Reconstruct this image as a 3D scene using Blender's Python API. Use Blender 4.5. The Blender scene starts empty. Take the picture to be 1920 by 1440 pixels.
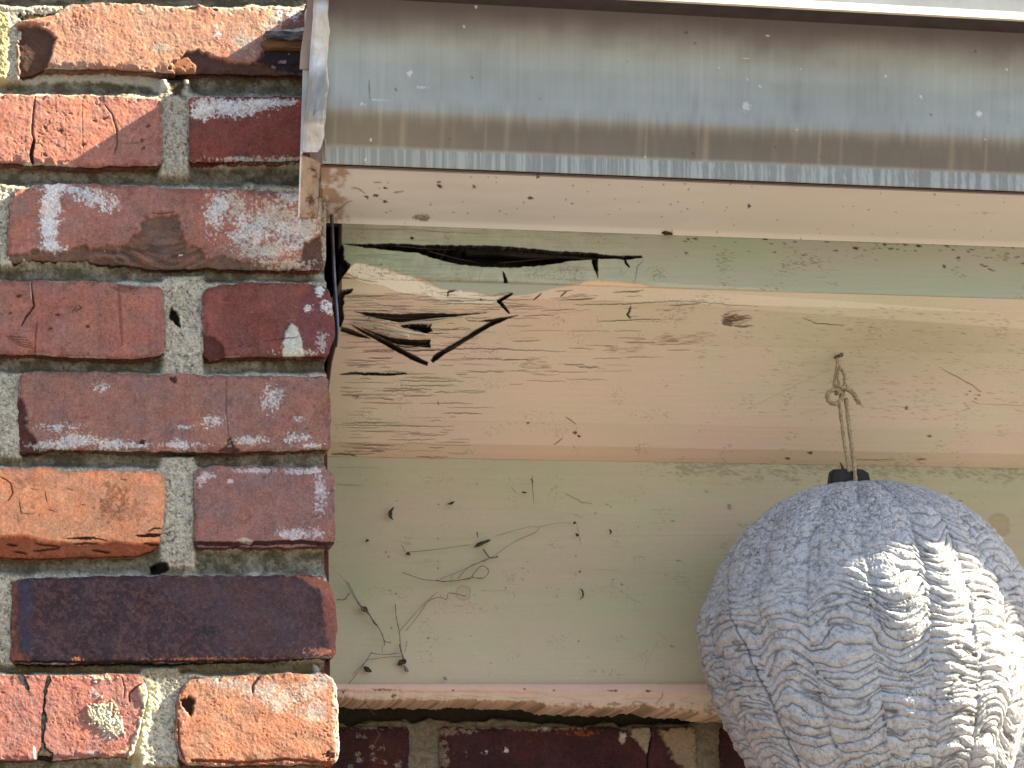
import bpy, math, random
import numpy as np
from mathutils import Matrix, Vector
random.seed(4)
S = bpy.context.scene
COL = S.collection

# ------------------------------------------------------------------ camera
FPX = 5000.0
PSI, TH, RHO = math.radians(12.3), math.radians(14.0), math.radians(1.7)
Fw = np.array([math.sin(PSI)*math.cos(TH), math.cos(PSI)*math.cos(TH), math.sin(TH)])
r0 = np.array([math.cos(PSI), -math.sin(PSI), 0.0])
u0 = np.cross(r0, Fw)
Rt = r0*math.cos(RHO) - u0*math.sin(RHO)
Up = r0*math.sin(RHO) + u0*math.cos(RHO)
CAM = np.array([0, 0, 2.1]) - 2.0*(Fw + Rt*(632-960)/FPX)

def at(px, py, Y):
    """world point where the line of sight of a photo pixel meets the plane y = Y"""
    px, py, Y = np.broadcast_arrays(np.asarray(px, float), np.asarray(py, float), np.asarray(Y, float))
    d = Fw + Rt*((px-960)/FPX)[..., None] - Up*((py-720)/FPX)[..., None]
    k = (Y-CAM[1])/d[..., 1]
    return CAM + d*k[..., None]

def proj(P):
    v = P - CAM
    z = v @ Fw
    return 960 + FPX*(v @ Rt)/z, 720 - FPX*(v @ Up)/z

cd = bpy.data.cameras.new('camera'); cam = bpy.data.objects.new('camera', cd); COL.objects.link(cam)
cd.sensor_width = 36; cd.lens = 36*FPX/1920; cd.clip_start = 0.05; cd.clip_end = 2000
M = Matrix(((Rt[0], Up[0], -Fw[0], CAM[0]), (Rt[1], Up[1], -Fw[1], CAM[1]), (Rt[2], Up[2], -Fw[2], CAM[2]), (0, 0, 0, 1)))
cam.matrix_world = M
S.camera = cam
S.render.resolution_x, S.render.resolution_y = 1024, 768

# ------------------------------------------------------------------ light
SUN_S, SUN_T = 3.4185, 4.763          # drop and sideways shift of a shadow per metre of depth
sd = Vector((SUN_T, -1.0, SUN_S)).normalized()      # towards the sun
ELEV = math.asin(sd.z)
w = bpy.data.worlds.new('World'); S.world = w; w.use_nodes = True
nt = w.node_tree; nt.nodes.clear()
sky = nt.nodes.new('ShaderNodeTexSky'); sky.sky_type = 'NISHITA'; sky.sun_disc = False
sky.sun_elevation = ELEV; sky.sun_rotation = math.atan2(sd.x, sd.y)
bg = nt.nodes.new('ShaderNodeBackground'); bg.inputs[1].default_value = 0.056
wo = nt.nodes.new('ShaderNodeOutputWorld')
nt.links.new(sky.outputs[0], bg.inputs[0]); nt.links.new(bg.outputs[0], wo.inputs[0])
ld = bpy.data.lights.new('sun', 'SUN'); ld.energy = 5.0; ld.angle = math.radians(0.5); ld.color = (1.0, 0.86, 0.58)
lo = bpy.data.objects.new('sun', ld); COL.objects.link(lo)
lo.rotation_euler = sd.to_track_quat('Z', 'Y').to_euler(); lo.location = (5, -3, 6)
S.view_settings.view_transform = 'Standard'; S.view_settings.look = 'None'
S.view_settings.exposure = 2.42; S.view_settings.gamma = 1; S.view_settings.use_curve_mapping = False

# ------------------------------------------------------------------ helpers: noise
def _h(ix, iy, seed):
    n = (ix.astype(np.int64)*374761393 + iy.astype(np.int64)*668265263 + int(seed)*2147483647*3 + 1013904223) & 0xffffffff
    n = ((n ^ (n >> 13))*1274126177) & 0xffffffff
    n = ((n ^ (n >> 15))*2246822519) & 0xffffffff
    return ((n ^ (n >> 16)) & 0xffffff)/16777215.0
def vn(x, y, seed=0):
    x, y = np.broadcast_arrays(np.asarray(x, float), np.asarray(y, float))
    ix = np.floor(x); iy = np.floor(y); fx = x-ix; fy = y-iy
    fx = fx*fx*fx*(fx*(fx*6-15)+10); fy = fy*fy*fy*(fy*(fy*6-15)+10)
    a = _h(ix, iy, seed); b = _h(ix+1, iy, seed); c = _h(ix, iy+1, seed); d = _h(ix+1, iy+1, seed)
    return (a*(1-fx)+b*fx)*(1-fy) + (c*(1-fx)+d*fx)*fy
def fbm(x, y, o=4, seed=0, g=0.5):
    t = 0; a = 1; s = 0
    for i in range(o):
        t = t + a*vn(x*2**i+i*17.3, y*2**i-i*9.1, seed+i*31); s += a; a *= g
    return t/s            # about 0..1, mean .5
def sm(a, b, x):
    t = np.clip((x-a)/(b-a), 0, 1); return t*t*(3-2*t)
def s2l(c):
    c = np.asarray(c, float)/255
    return np.where(c <= .04045, c/12.92, ((c+.055)/1.055)**2.4)
E_SH = np.array([0.68, 0.68, 0.68])      # how bright a white surface in open shade comes out; turns seen colours into base colours
E_LIT = np.array([0.68*3.5, .68*3.05, .68*2.25])
def A(r, g, b, k=1.0): return np.clip(s2l((r, g, b))/(E_SH*k), .003, .85)
def AL(r, g, b): return np.clip(s2l((r, g, b))/E_LIT, .003, .85)

# ------------------------------------------------------------------ helpers: meshes and tags
def tag(o, label=None, cat=None, group=None, kind=None):
    if label: o['label'] = label
    if cat: o['category'] = cat
    if group: o['group'] = group
    if kind: o['kind'] = kind
    return o
def empty(name, loc, label, cat, group=None):
    o = bpy.data.objects.new(name, None); COL.objects.link(o); o.location = tuple(loc); o.empty_display_size = .05
    bpy.context.view_layer.update()
    return tag(o, label, cat, group)
def link(name, me, mats, parent=None):
    o = bpy.data.objects.new(name, me); COL.objects.link(o)
    for m in (mats if isinstance(mats, (list, tuple)) else [mats]): me.materials.append(m)
    if parent is not None:
        o.parent = parent; o.matrix_parent_inverse = parent.matrix_world.inverted()
    return o
def build(name, V, F, mats, parent=None, C=None, smooth=True):
    me = bpy.data.meshes.new(name)
    V = np.asarray(V, np.float32).reshape(-1, 3); F = np.asarray(F, np.int32).reshape(-1, 4)
    me.vertices.add(len(V)); me.vertices.foreach_set('co', V.ravel())
    me.loops.add(F.size); me.loops.foreach_set('vertex_index', F.ravel())
    me.polygons.add(len(F)); me.polygons.foreach_set('loop_start', np.arange(len(F), dtype=np.int32)*4)
    me.polygons.foreach_set('loop_total', np.full(len(F), 4, np.int32))
    if smooth: me.polygons.foreach_set('use_smooth', np.ones(len(F), bool))
    me.update(calc_edges=True)
    if C is not None:
        at_ = me.color_attributes.new('Col', 'FLOAT_COLOR', 'POINT')
        c4 = np.ones((len(V), 4), np.float32); c4[:, :3] = np.asarray(C).reshape(-1, 3)
        at_.data.foreach_set('color', c4.ravel())
    me.validate()
    return link(name, me, mats, parent)
def gridfaces(n, m, off=0, flip=False):
    i = np.arange(n-1)[:, None]*m + np.arange(m-1)[None, :]
    f = np.stack([i, i+1, i+m+1, i+m], -1) if not flip else np.stack([i, i+m, i+m+1, i+1], -1)
    return f.reshape(-1, 4)+off
def prism_px(pts, Y, th, jag=0):
    """an outline (photo pixels laid on the plane y = Y) with real thickness, as one fan of quads"""
    P = at([p[0] for p in pts], [p[1] for p in pts], Y); n = len(P)
    me_v = [tuple(p) for p in P] + [(p[0], p[1]+th, p[2]) for p in P]
    return me_v, [tuple(range(n))[::-1], tuple(range(n, 2*n))] + [(i, (i+1) % n, n+(i+1) % n, n+i) for i in range(n)]
def poly_obj(name, parts, mats, parent=None, smooth=False):
    V = []; F = []; mi = []
    for (v, f, m) in parts:
        o = len(V); V += list(v); F += [tuple(i+o for i in q) for q in f]; mi += [m]*len(f)
    me = bpy.data.meshes.new(name); me.from_pydata([tuple(map(float, p)) for p in V], [], F); me.update()
    o = link(name, me, mats, parent)
    for p, k in zip(me.polygons, mi): p.material_index = k; p.use_smooth = smooth
    return o
def box(x0, x1, y0, y1, z0, z1):
    v = [(x, y, z) for x in (x0, x1) for y in (y0, y1) for z in (z0, z1)]
    return v, [(0, 1, 3, 2), (4, 6, 7, 5), (0, 4, 5, 1), (2, 3, 7, 6), (0, 2, 6, 4), (1, 5, 7, 3)]
def tube(pts, rad, seg=8, cap=True):
    P = [Vector(p) for p in pts]; n = len(P)
    R = rad if isinstance(rad, (list, tuple)) else [rad]*n
    V = []; F = []
    prev = None
    for i in range(n):
        t = (P[min(i+1, n-1)]-P[max(i-1, 0)]).normalized()
        a = t.cross(Vector((0, 1, 0.01))) if prev is None else (prev - t*prev.dot(t))
        if a.length < 1e-6: a = t.cross(Vector((0, 0, 1)))
        a.normalize(); prev = a; b = t.cross(a)
        for k in range(seg):
            q = 2*math.pi*k/seg; V.append(P[i] + (a*math.cos(q)+b*math.sin(q))*R[i])
    for i in range(n-1):
        for k in range(seg):
            k2 = (k+1) % seg; F.append((i*seg+k, i*seg+k2, (i+1)*seg+k2, (i+1)*seg+k))
    if cap: F += [tuple(range(seg))[::-1], tuple(range((n-1)*seg, n*seg))]
    return V, F
def smooth_path(pts, n=6):
    P = [np.array(p, float) for p in pts]; out = []
    for i in range(len(P)-1):
        a = P[max(i-1, 0)]; b = P[i]; c = P[i+1]; d = P[min(i+2, len(P)-1)]
        for k in range(n):
            t = k/n; out.append(.5*((2*b)+(-a+c)*t+(2*a-5*b+4*c-d)*t*t+(-a+3*b-3*c+d)*t**3))
    out.append(P[-1]); return out

# ------------------------------------------------------------------ materials
def mat_vc(name, rough=.85, spec=.3, ns=400., na=.12, bs=900., bd=.0003, metal=0., coat=0.):
    m = bpy.data.materials.new(name); m.use_nodes = True; t = m.node_tree; b = t.nodes['Principled BSDF']
    a = t.nodes.new('ShaderNodeVertexColor'); a.layer_name = 'Col'
    co = t.nodes.new('ShaderNodeTexCoord')
    n = t.nodes.new('ShaderNodeTexNoise'); n.inputs['Scale'].default_value = ns; n.inputs['Detail'].default_value = 5
    t.links.new(co.outputs['Object'], n.inputs['Vector'])
    mr = t.nodes.new('ShaderNodeMapRange'); mr.inputs[1].default_value = .25; mr.inputs[2].default_value = .75
    mr.inputs[3].default_value = 1-na; mr.inputs[4].default_value = 1+na
    t.links.new(n.outputs['Fac'], mr.inputs[0])
    mx = t.nodes.new('ShaderNodeVectorMath'); mx.operation = 'SCALE'
    t.links.new(a.outputs['Color'], mx.inputs[0]); t.links.new(mr.outputs[0], mx.inputs['Scale'])
    t.links.new(mx.outputs[0], b.inputs['Base Color'])
    n2 = t.nodes.new('ShaderNodeTexNoise'); n2.inputs['Scale'].default_value = bs; n2.inputs['Detail'].default_value = 4
    t.links.new(co.outputs['Object'], n2.inputs['Vector'])
    bp = t.nodes.new('ShaderNodeBump'); bp.inputs['Strength'].default_value = 1; bp.inputs['Distance'].default_value = bd
    t.links.new(n2.outputs['Fac'], bp.inputs['Height']); t.links.new(bp.outputs[0], b.inputs['Normal'])
    b.inputs['Roughness'].default_value = rough; b.inputs['Specular IOR Level'].default_value = spec; b.inputs['Metallic'].default_value = metal
    return m
def mat(name, c, rough=.8, c2=None, ns=60., bs=500., bd=.0004, spec=.3, metal=0., stretch=(1, 1, 1)):
    m = bpy.data.materials.new(name); m.use_nodes = True; t = m.node_tree; b = t.nodes['Principled BSDF']
    co = t.nodes.new('ShaderNodeTexCoord'); mp = t.nodes.new('ShaderNodeMapping'); mp.inputs['Scale'].default_value = stretch
    t.links.new(co.outputs['Object'], mp.inputs[0])
    n = t.nodes.new('ShaderNodeTexNoise'); n.inputs['Scale'].default_value = ns; n.inputs['Detail'].default_value = 6
    t.links.new(mp.outputs[0], n.inputs['Vector'])
    r = t.nodes.new('ShaderNodeValToRGB'); r.color_ramp.elements[0].position = .35; r.color_ramp.elements[1].position = .65
    c2 = c2 if c2 is not None else [v*.75 for v in c]
    r.color_ramp.elements[0].color = (*c2, 1); r.color_ramp.elements[1].color = (*c, 1)
    t.links.new(n.outputs['Fac'], r.inputs[0]); t.links.new(r.outputs[0], b.inputs['Base Color'])
    n2 = t.nodes.new('ShaderNodeTexNoise'); n2.inputs['Scale'].default_value = bs; n2.inputs['Detail'].default_value = 4
    t.links.new(mp.outputs[0], n2.inputs['Vector'])
    bp = t.nodes.new('ShaderNodeBump'); bp.inputs['Distance'].default_value = bd
    t.links.new(n2.outputs['Fac'], bp.inputs['Height']); t.links.new(bp.outputs[0], b.inputs['Normal'])
    b.inputs['Roughness'].default_value = rough; b.inputs['Specular IOR Level'].default_value = spec; b.inputs['Metallic'].default_value = metal
    return m
M_BRICK = mat_vc('fired_clay', .9, .2, 900, .22, 1500, .00035)
M_MORTAR = mat_vc('mortar', .95, .15, 900, .28, 1300, .0012)
M_PAINT = mat_vc('old_oil_paint', .62, .3, 500, .035, 700, .00008)
M_GUTTER = mat_vc('weathered_enamel', .42, .4, 900, .05, 1200, .00006)
M_UNDER = mat_vc('gutter_underside_paint', .55, .35, 600, .04, 800, .00006)
M_NEST = mat_vc('crumpled_paper', .8, .25, 900, .2, 1100, .0004)
M_WALL = mat_vc('wall_brick', .9, .2, 700, .16, 1500, .0005)

# ------------------------------------------------------------------ painter: marks laid on a surface
class Paint:
    def __init__(s, px, py, base):
        s.px = px; s.py = py; s.C = np.array(np.broadcast_to(base, px.shape+(3,)), float); s.h = np.zeros(px.shape)
    def put(s, m, col=None, h=0.):
        if col is not None: s.C += (np.asarray(col)-s.C)*m[..., None]
        s.h += h*m
    def _box(s, x0, x1, y0, y1):
        return np.where((s.px > x0) & (s.px < x1) & (s.py > y0) & (s.py < y1))
    def poly(s, pts, col=None, h=0., soft=1., n=1.5, a=1., ns=7., seed=0):
        P = np.array(pts, float); pad = soft+n+3
        i = s._box(P[:, 0].min()-pad, P[:, 0].max()+pad, P[:, 1].min()-pad, P[:, 1].max()+pad)
        x = s.px[i]; y = s.py[i]
        if not len(x): return
        d = np.full(x.shape, 1e9); ins = np.zeros(x.shape, bool)
        for k in range(len(P)):
            ax, ay = P[k]; bx, by = P[(k+1) % len(P)]
            L = (bx-ax)**2+(by-ay)**2+1e-9; t = np.clip(((x-ax)*(bx-ax)+(y-ay)*(by-ay))/L, 0, 1)
            d = np.minimum(d, np.hypot(x-ax-t*(bx-ax), y-ay-t*(by-ay)))
            c = ((ay > y) != (by > y)) & (x < (bx-ax)*(y-ay)/(by-ay+1e-12)+ax); ins ^= c
        sdv = np.where(ins, -d, d) + n*2*(fbm(x/ns, y/ns, 3, seed+5)-.5)
        dp = .6 if h < -5 else 0.
        m = a*(1-sm(-soft, soft, sdv-dp))
        if col is not None: s.C[i] += (np.asarray(col)-s.C[i])*m[..., None]
        s.h[i] += h*(m if not dp else a*(1-sm(-.5, .5, sdv+1.3)))
    def line(s, pts, w=1.5, col=None, h=0., a=1., n=.6, taper=True, seed=0):
        P = np.array(pts, float); pad = w*2+4
        i = s._box(P[:, 0].min()-pad, P[:, 0].max()+pad, P[:, 1].min()-pad, P[:, 1].max()+pad)
        x = s.px[i]; y = s.py[i]
        if not len(x): return
        y = y + n*2*(fbm(x/9, x*0+seed*3.7, 2, seed)-.5)*2
        best = np.full(x.shape, 1e9); T = np.zeros(x.shape)
        seg = np.hypot(*(P[1:]-P[:-1]).T); cum = np.r_[0, np.cumsum(seg)]/max(seg.sum(), 1e-6)
        for k in range(len(P)-1):
            ax, ay = P[k]; bx, by = P[k+1]
            L = (bx-ax)**2+(by-ay)**2+1e-9; t = np.clip(((x-ax)*(bx-ax)+(y-ay)*(by-ay))/L, 0, 1)
            d = np.hypot(x-ax-t*(bx-ax), y-ay-t*(by-ay)); u = d < best
            best = np.where(u, d, best); T = np.where(u, cum[k]+t*(cum[k+1]-cum[k]), T)
        ww = w*.5*(np.sqrt(np.clip(4*T*(1-T), 0, 1))*.8+.2 if taper else 1.)
        m = a*(1-sm(ww-.5, ww+.7, best-(.6 if h < -2 else 0)))
        if col is not None: s.C[i] += (np.asarray(col)-s.C[i])*m[..., None]
        s.h[i] += h*(a*(1-sm(ww-.9, ww+.1, best)) if h < -2 else m)
    def blob(s, cx, cy, rx, ry, col, a=1., thr=.5, w=.12, ns=5., spread=1., seed=0, h=0., sx=1., sy=1.):
        """speckled stain: dense at its middle, breaking up towards its rim"""
        i = s._box(cx-rx*1.9, cx+rx*1.9, cy-ry*1.9, cy+ry*1.9)
        x = s.px[i]; y = s.py[i]
        if not len(x): return
        g = np.exp(-(((x-cx)/rx)**2+((y-cy)/ry)**2)*1.1)
        q = g*spread*.75 + (fbm(x/ns/sx, y/ns/sy, 4, seed+11, .65)-.5)*1.3 + (fbm(x/(ns*5), y/(ns*5), 2, seed+3)-.5)*.7*g
        m = a*sm(thr-w, thr+w, q)*sm(.02, .12, g)*(.55+.45*sm(.3, .62, vn(x/2.1, y/2.1, seed+17))) if rx > 8 else a*sm(thr-w, thr+w, q)*sm(.02, .12, g)
        s.C[i] += (np.asarray(col)-s.C[i])*m[..., None]; s.h[i] += h*m

# ------------------------------------------------------------------ ground
gz = 0.0
G_MAT = mat('dry_lawn_and_paving', (.155, .138, .13), .95, (.105, .092, .088), 1.2, 30, .01)
v, f = box(-150, 150, -150, 150, gz-.3, gz)
g = poly_obj('ground', [(v, f, 0)], G_MAT); tag(g, kind='structure')

# ------------------------------------------------------------------ brickwork
def edgef(e, default):
    e = e if isinstance(e, (list, tuple)) else [(0, e), (1, e)]
    a = np.array([p[0] for p in e], float); b = np.array([p[1] for p in e], float)
    return lambda q: np.interp(q, a, b)
TONE = {11: 1.05, 12: .98, 13: .66, 14: .9, 15: .85, 16: .66, 17: .78, 18: .90, 19: .76, 20: .8, 21: .97, 22: .94}
def brick(t, b, l, r, Y, base, col2, seed, step=1.35, rough=1., marks=None, depth=.03, edge=2.2, vstreak=.25, rnd=2.6, grain=None, pits=.5):
    """t,b: [(x,y)..] top/bottom outlines; l,r: [(y,x)..] left/right outlines, photo pixels"""
    T, B, L, R = edgef(t, 0), edgef(b, 0), edgef(l, 0), edgef(r, 0)
    ym = (np.mean([p[1] for p in t])+np.mean([p[1] for p in b]))/2
    H = np.mean([p[1] for p in b])-np.mean([p[1] for p in t]); xl = L(ym); xr = R(ym); W = xr-xl
    nx = max(8, int(W/step)); ny = max(8, int(H/step))
    U, V = np.meshgrid(np.linspace(0, 1, nx), np.linspace(0, 1, ny))
    X = xl+U*W; Yp = ym+(V-.5)*H
    cr = edge
    def nz(q, k): return (fbm(q/26., q*0+k*9.7+seed, 4, seed+k, .6)-.5)*2*cr*1.6
    for _ in range(3):
        X2 = (L(Yp)+nz(Yp, 1))*(1-U)+(R(Yp)+nz(Yp, 2))*U
        Y2 = (T(X)+nz(X, 3))*(1-V)+(B(X)+nz(X, 4))*V
        X, Yp = X2, Y2
    # round the corners of the outline
    du = np.minimum(U, 1-U)*W; dv = np.minimum(V, 1-V)*H
    cq = np.clip(1-du/9, 0, 1)*np.clip(1-dv/9, 0, 1)*3.5
    X = X+np.where(U < .5, 1, -1)*cq; Yp = Yp+np.where(V < .5, 1, -1)*cq
    p = Paint(X, Yp, base)
    n1 = fbm(X/55+seed, Yp/40, 4, seed); n2 = fbm(X/9, Yp/9, 4, seed+7, .6); n3 = vn(X/2.2, Yp/2.6, seed+9)
    st = fbm(X/7+seed*3, Yp/160, 3, seed+13, .6)
    p.put(sm(.35, .75, n1)*.85, col2)
    p.C *= (1+(n2-.5)*.32*rough+(n3-.5)*.16+(st-.5)*vstreak)[..., None]
    if grain is not None:
        q = fbm(X/6.5, Yp/6.5, 3, seed+40, .6); p.put(sm(.45, .6, q)*.8, grain)
    p.h += (n1-.5)*1.2+(n2-.5)*.45*rough+(n3-.5)*.14
    p.h += (st-.5)*.08
    # small pits and scratches
    pt = vn(X/3.4, Yp/2.8, seed+21)*vn(X/31, Yp/27, seed+22)
    p.put(sm(.66, .78, pt)*pits, np.asarray(base)*.35, -.7)
    rr = random.Random(seed)
    for k in range(int(W/26)):
        cx = xl+rr.random()*W; cy = ym+(rr.random()-.5)*H*.9; a = rr.uniform(-1.5, 1.5); Ls = rr.uniform(3, 12)
        p.line([(cx, cy), (cx+Ls*math.cos(a), cy+Ls*math.sin(a)*.7)], rr.uniform(1, 2.6), np.asarray(base)*.4, -.8, a=.45, seed=k)
    # crumbled arrises
    d = np.minimum(du, dv)
    ch = sm(.50, .72, fbm(X/15+3, Yp/15, 4, seed+31, .6)+np.clip(1-d/13, 0, 1)*.34-.10)*np.clip(1-d/16, 0, 1)
    p.put(ch*.7, np.asarray(base)*.62, -2.2)
    # pale lime crust along the edges
    lm = sm(.55, .7, fbm(X/12, Yp/5, 4, seed+51, .65)*.75+np.clip(1-d/5., 0, 1)*.36)
    p.put(lm*.45*sm(.4, .6, vn(X/60, Yp/60, seed+52)), A(165, 155, 140))
    p.C *= TONE.get(seed, .92)
    if marks: marks(p)
    f1 = vn(X/1.7, Yp/1.7, seed+70); f2 = fbm(X/4.5, Yp/4.5, 3, seed+71, .7); f3 = fbm(X/24, Yp/18, 3, seed+72, .6)
    p.C *= (1+(f1-.5)*.34+(f2-.5)*.5+(f3-.5)*.36)[..., None]; p.h += (f2-.5)*.35
    warm = (fbm(X/38, Yp/30, 3, seed+73)-.5)*.34; p.C *= np.stack([1+warm, 1-warm*.1, 1-warm*.8], -1)
    q = np.clip(1-d/rnd, 0, 1); p.h -= (1-np.sqrt(np.clip(1-q*q, 0, 1)))*1.7
    P = at(X, Yp, Y); P[..., 1] -= p.h*.001
    # the four sides, going straight back
    ring = np.r_[np.arange(nx), nx-1+nx*np.arange(1, ny), (ny-1)*nx+np.arange(nx-2, -1, -1), nx*np.arange(ny-2, 0, -1)]
    Pf = P.reshape(-1, 3); Cf = p.C.reshape(-1, 3)
    N = len(Pf); m = len(ring); layers = 4; VV = [Pf]; CC = [Cf]; FF = [gridfaces(ny, nx)]
    prev = ring
    for k in range(1, layers+1):
        q = Pf[ring].copy(); q[:, 1] += depth*k/layers
        jit = (vn(np.arange(m)/3., np.full(m, k*5.), seed+k)-.5)*.0016
        q[:, 2] += jit; q[:, 0] += jit
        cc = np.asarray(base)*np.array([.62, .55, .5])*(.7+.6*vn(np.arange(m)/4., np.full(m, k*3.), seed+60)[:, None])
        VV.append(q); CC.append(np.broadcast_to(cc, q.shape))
        cur = N+(k-1)*m+np.arange(m)
        FF.append(np.stack([prev, np.roll(prev, -1), np.roll(cur, -1), cur], -1)); prev = cur
    return np.concatenate(VV), np.concatenate(CC), np.concatenate(FF)
def join_bricks(L):
    V = []; C = []; F = []; o = 0
    for (v, c, f) in L: V.append(v); C.append(c); F.append(f+o); o += len(v)
    return np.concatenate(V), np.concatenate(C), np.concatenate(F)

WHITE = np.array([.74, .73, .72]); LIME = np.array([.55, .53, .46]); CREAM = np.array([.60, .55, .38])
RED = A(144, 97, 84); DRED = A(130, 74, 66); PURP = A(134, 98, 91)
ORANGE = AL(246, 178, 132); PINK = AL(232, 150, 120)

def mk_r1(p):
    p.poly([(20, 44), (62, 34), (100, 26), (132, 6), (160, -4), (20, -4)], A(70, 60, 48)*.5, -4, 3, 4, ns=14)
    p.poly([(34, 48), (62, 44), (92, 58), (104, 72), (98, 96), (90, 122), (72, 142), (36, 146)], A(112, 82, 72)*.36, -3.6, 2, 4, ns=10, seed=3)
    p.poly([(44, 40), (70, 32), (108, 28), (96, 44), (60, 48)], ORANGE, 1, 3, 3)
    p.poly([(330, 112), (352, 98), (372, 94), (398, 106), (430, 114), (470, 118), (560, 120), (570, 145), (350, 145), (318, 128)], A(92, 68, 62)*.6, -3.2, 2, 4, ns=9, seed=4)
    p.poly([(320, 128), (326, 112), (352, 104), (368, 122), (366, 142), (340, 134)], AL(226, 150, 105), 1.4, 2, 3, ns=6)
    p.poly([(500, 92), (520, 86), (580, 88), (580, 140), (545, 134), (500, 122), (478, 116)], A(42, 36, 42), -1.2, 4, 6, ns=12, seed=9)
    for (x, y, rx, ry) in [(446, 103, 16, 5), (466, 108, 18, 4), (530, 116, 10, 3), (512, 122, 7, 3), (542, 100, 3, 2)]:
        p.blob(x, y, rx, ry, AL(235, 190, 160), 1, .45, .1, 5)
    p.blob(535, 30, 26, 22, WHITE, .9, .5, .1, 5, seed=2); p.poly([(528, 12), (600, 12), (600, 62), (528, 60)], A(92, 62, 62), 0, 2, 3, a=.8)
    p.blob(552, 26, 18, 16, WHITE, .9, .5, .1, 4, seed=21)
    p.blob(408, 62, 14, 22, WHITE, .9, .52, .1, 4, seed=5); p.blob(300, 90, 34, 12, AL(240, 205, 165), .8, .5, .12, 6, seed=6)
    p.blob(432, 20, 16, 12, AL(240, 205, 165), .8, .5, .1, 5, seed=7); p.blob(462, 76, 40, 34, AL(245, 225, 190), .9, .6, .1, 4, seed=8)
    p.blob(505, 48, 30, 20, AL(245, 225, 190), .9, .52, .1, 5, seed=10)
    p.blob(150, 40, 34, 26, AL(170, 105, 85), .6, .6, .1, 3, seed=12, h=-.5)
    p.line([(345, 18), (352, 14), (372, 12)], 4, A(90, 65, 60), -1.5); p.line([(408, 20), (396, 14)], 5, A(80, 60, 55), -1.5)
def mk_r2l(p):
    p.line([(66, 180), (62, 215), (60, 250), (64, 262), (58, 282), (62, 305)], 3, np.asarray(RED)*.35, -2)
    p.line([(64, 262), (58, 290), (62, 308)], 7, np.asarray(RED)*.22, -3)
    p.line([(155, 180), (154, 240), (156, 300)], 1.6, np.asarray(RED)*.7, -.4, a=.6)
    p.line([(196, 196), (210, 215), (219, 245), (220, 270), (214, 290)], 2.4, np.asarray(RED)*.4, -1.2)
    for (x, y) in [(178, 228), (198, 222), (112, 245), (84, 240), (278, 236), (82, 290), (155, 272), (268, 262), (270, 278), (130, 250)]:
        p.blob(x, y, 6, 4, np.asarray(RED)*.3, .9, .4, .1, 5, seed=x, h=-.9)
    p.line([(230, 268), (270, 267)], 2, np.asarray(RED)*.6, -.4)
    p.line([(180, 270), (186, 276)], 3, WHITE, 0, a=.6); p.blob(60, 308, 16, 5, CREAM, 1, .45, .1, 4)
def mk_r2r(p):
    for (x, y, rx, ry, s) in [(395, 198, 44, 18, 1), (440, 205, 50, 16, 2), (480, 196, 50, 12, 3), (380, 212, 26, 14, 4), (520, 192, 40, 8, 5)]:
        p.blob(x, y, rx, ry, WHITE, .95, .42, .12, 4.5, seed=s, spread=1.2)
    for (x, y, rx, ry, s) in [(450, 298, 60, 6, 6), (530, 300, 60, 8, 7), (500, 303, 60, 5, 8)]:
        p.blob(x, y, rx, ry, LIME, .9, .45, .1, 4, seed=s)
    p.blob(362, 240, 10, 18, A(90, 60, 55), .7, .5, .1, 7); p.line([(352, 185), (353, 250), (352, 300)], 2.4, LIME, 0, a=.8)
    p.line([(358, 285), (372, 284), (382, 294), (380, 302)], 1.6, DRED*.5, -.8)
def mk_r3(p):
    for (x, y, rx, ry, s) in [(98, 380, 20, 34, 1), (92, 430, 17, 36, 2), (105, 352, 30, 12, 3), (100, 465, 24, 12, 4), (88, 405, 14, 30, 5)]:
        p.blob(x, y, rx, ry, WHITE, .95, .42, .12, 4.5, seed=s, spread=1.25)
    for (x, y, rx, ry, s) in [(175, 368, 46, 22, 6), (200, 385, 34, 26, 7), (150, 355, 40, 10, 8)]:
        p.blob(x, y, rx, ry, WHITE, .9, .58, .1, 4, seed=s)
    for (x, y, rx, ry, s) in [(400, 400, 22, 42, 9), (440, 385, 30, 32, 10), (470, 430, 50, 40, 11), (520, 400, 60, 40, 12), (560, 440, 50, 50, 13), (500, 470, 70, 24, 14), (550, 370, 50, 20, 15), (590, 400, 30, 60, 16), (415, 385, 16, 50, 17)]:
        p.blob(x, y, rx, ry, (WHITE if s % 2 else LIME*1.1), .85, .5, .12, 4.5, seed=s, spread=1.05)
    p.poly([(10, 478), (60, 470), (120, 470), (150, 460), (232, 462), (262, 440), (272, 410), (300, 400), (330, 405), (336, 430), (350, 455), (385, 478), (470, 492), (560, 500), (560, 530), (10, 530)], A(96, 74, 64), -3.4, 3, 11, ns=13, seed=20)
    x, y = p.px, p.py
    m = (np.exp(-(((x-270)/110)**2+((y-478)/30)**2)))
    wv = vn((x+y*.5)/26, (y-18*np.sin(x/40.))/5., 77)
    p.put(np.clip(m*1.3, 0, 1)*sm(.5, .8, wv)*.7, A(120, 88, 76), 1.6); p.put(np.clip(m*1.3, 0, 1)*sm(.5, .2, wv)*.6, A(50, 40, 32), -1.6)
    p.line([(284, 398), (300, 402), (330, 396)], 2.4, DRED*.5, -1); p.poly([(570, 455), (600, 440), (612, 500), (560, 500)], A(80, 58, 52), -2.5, 3, 4)
    p.blob(540, 495, 60, 10, LIME, .8, .42, .1, 5, seed=44)
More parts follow.
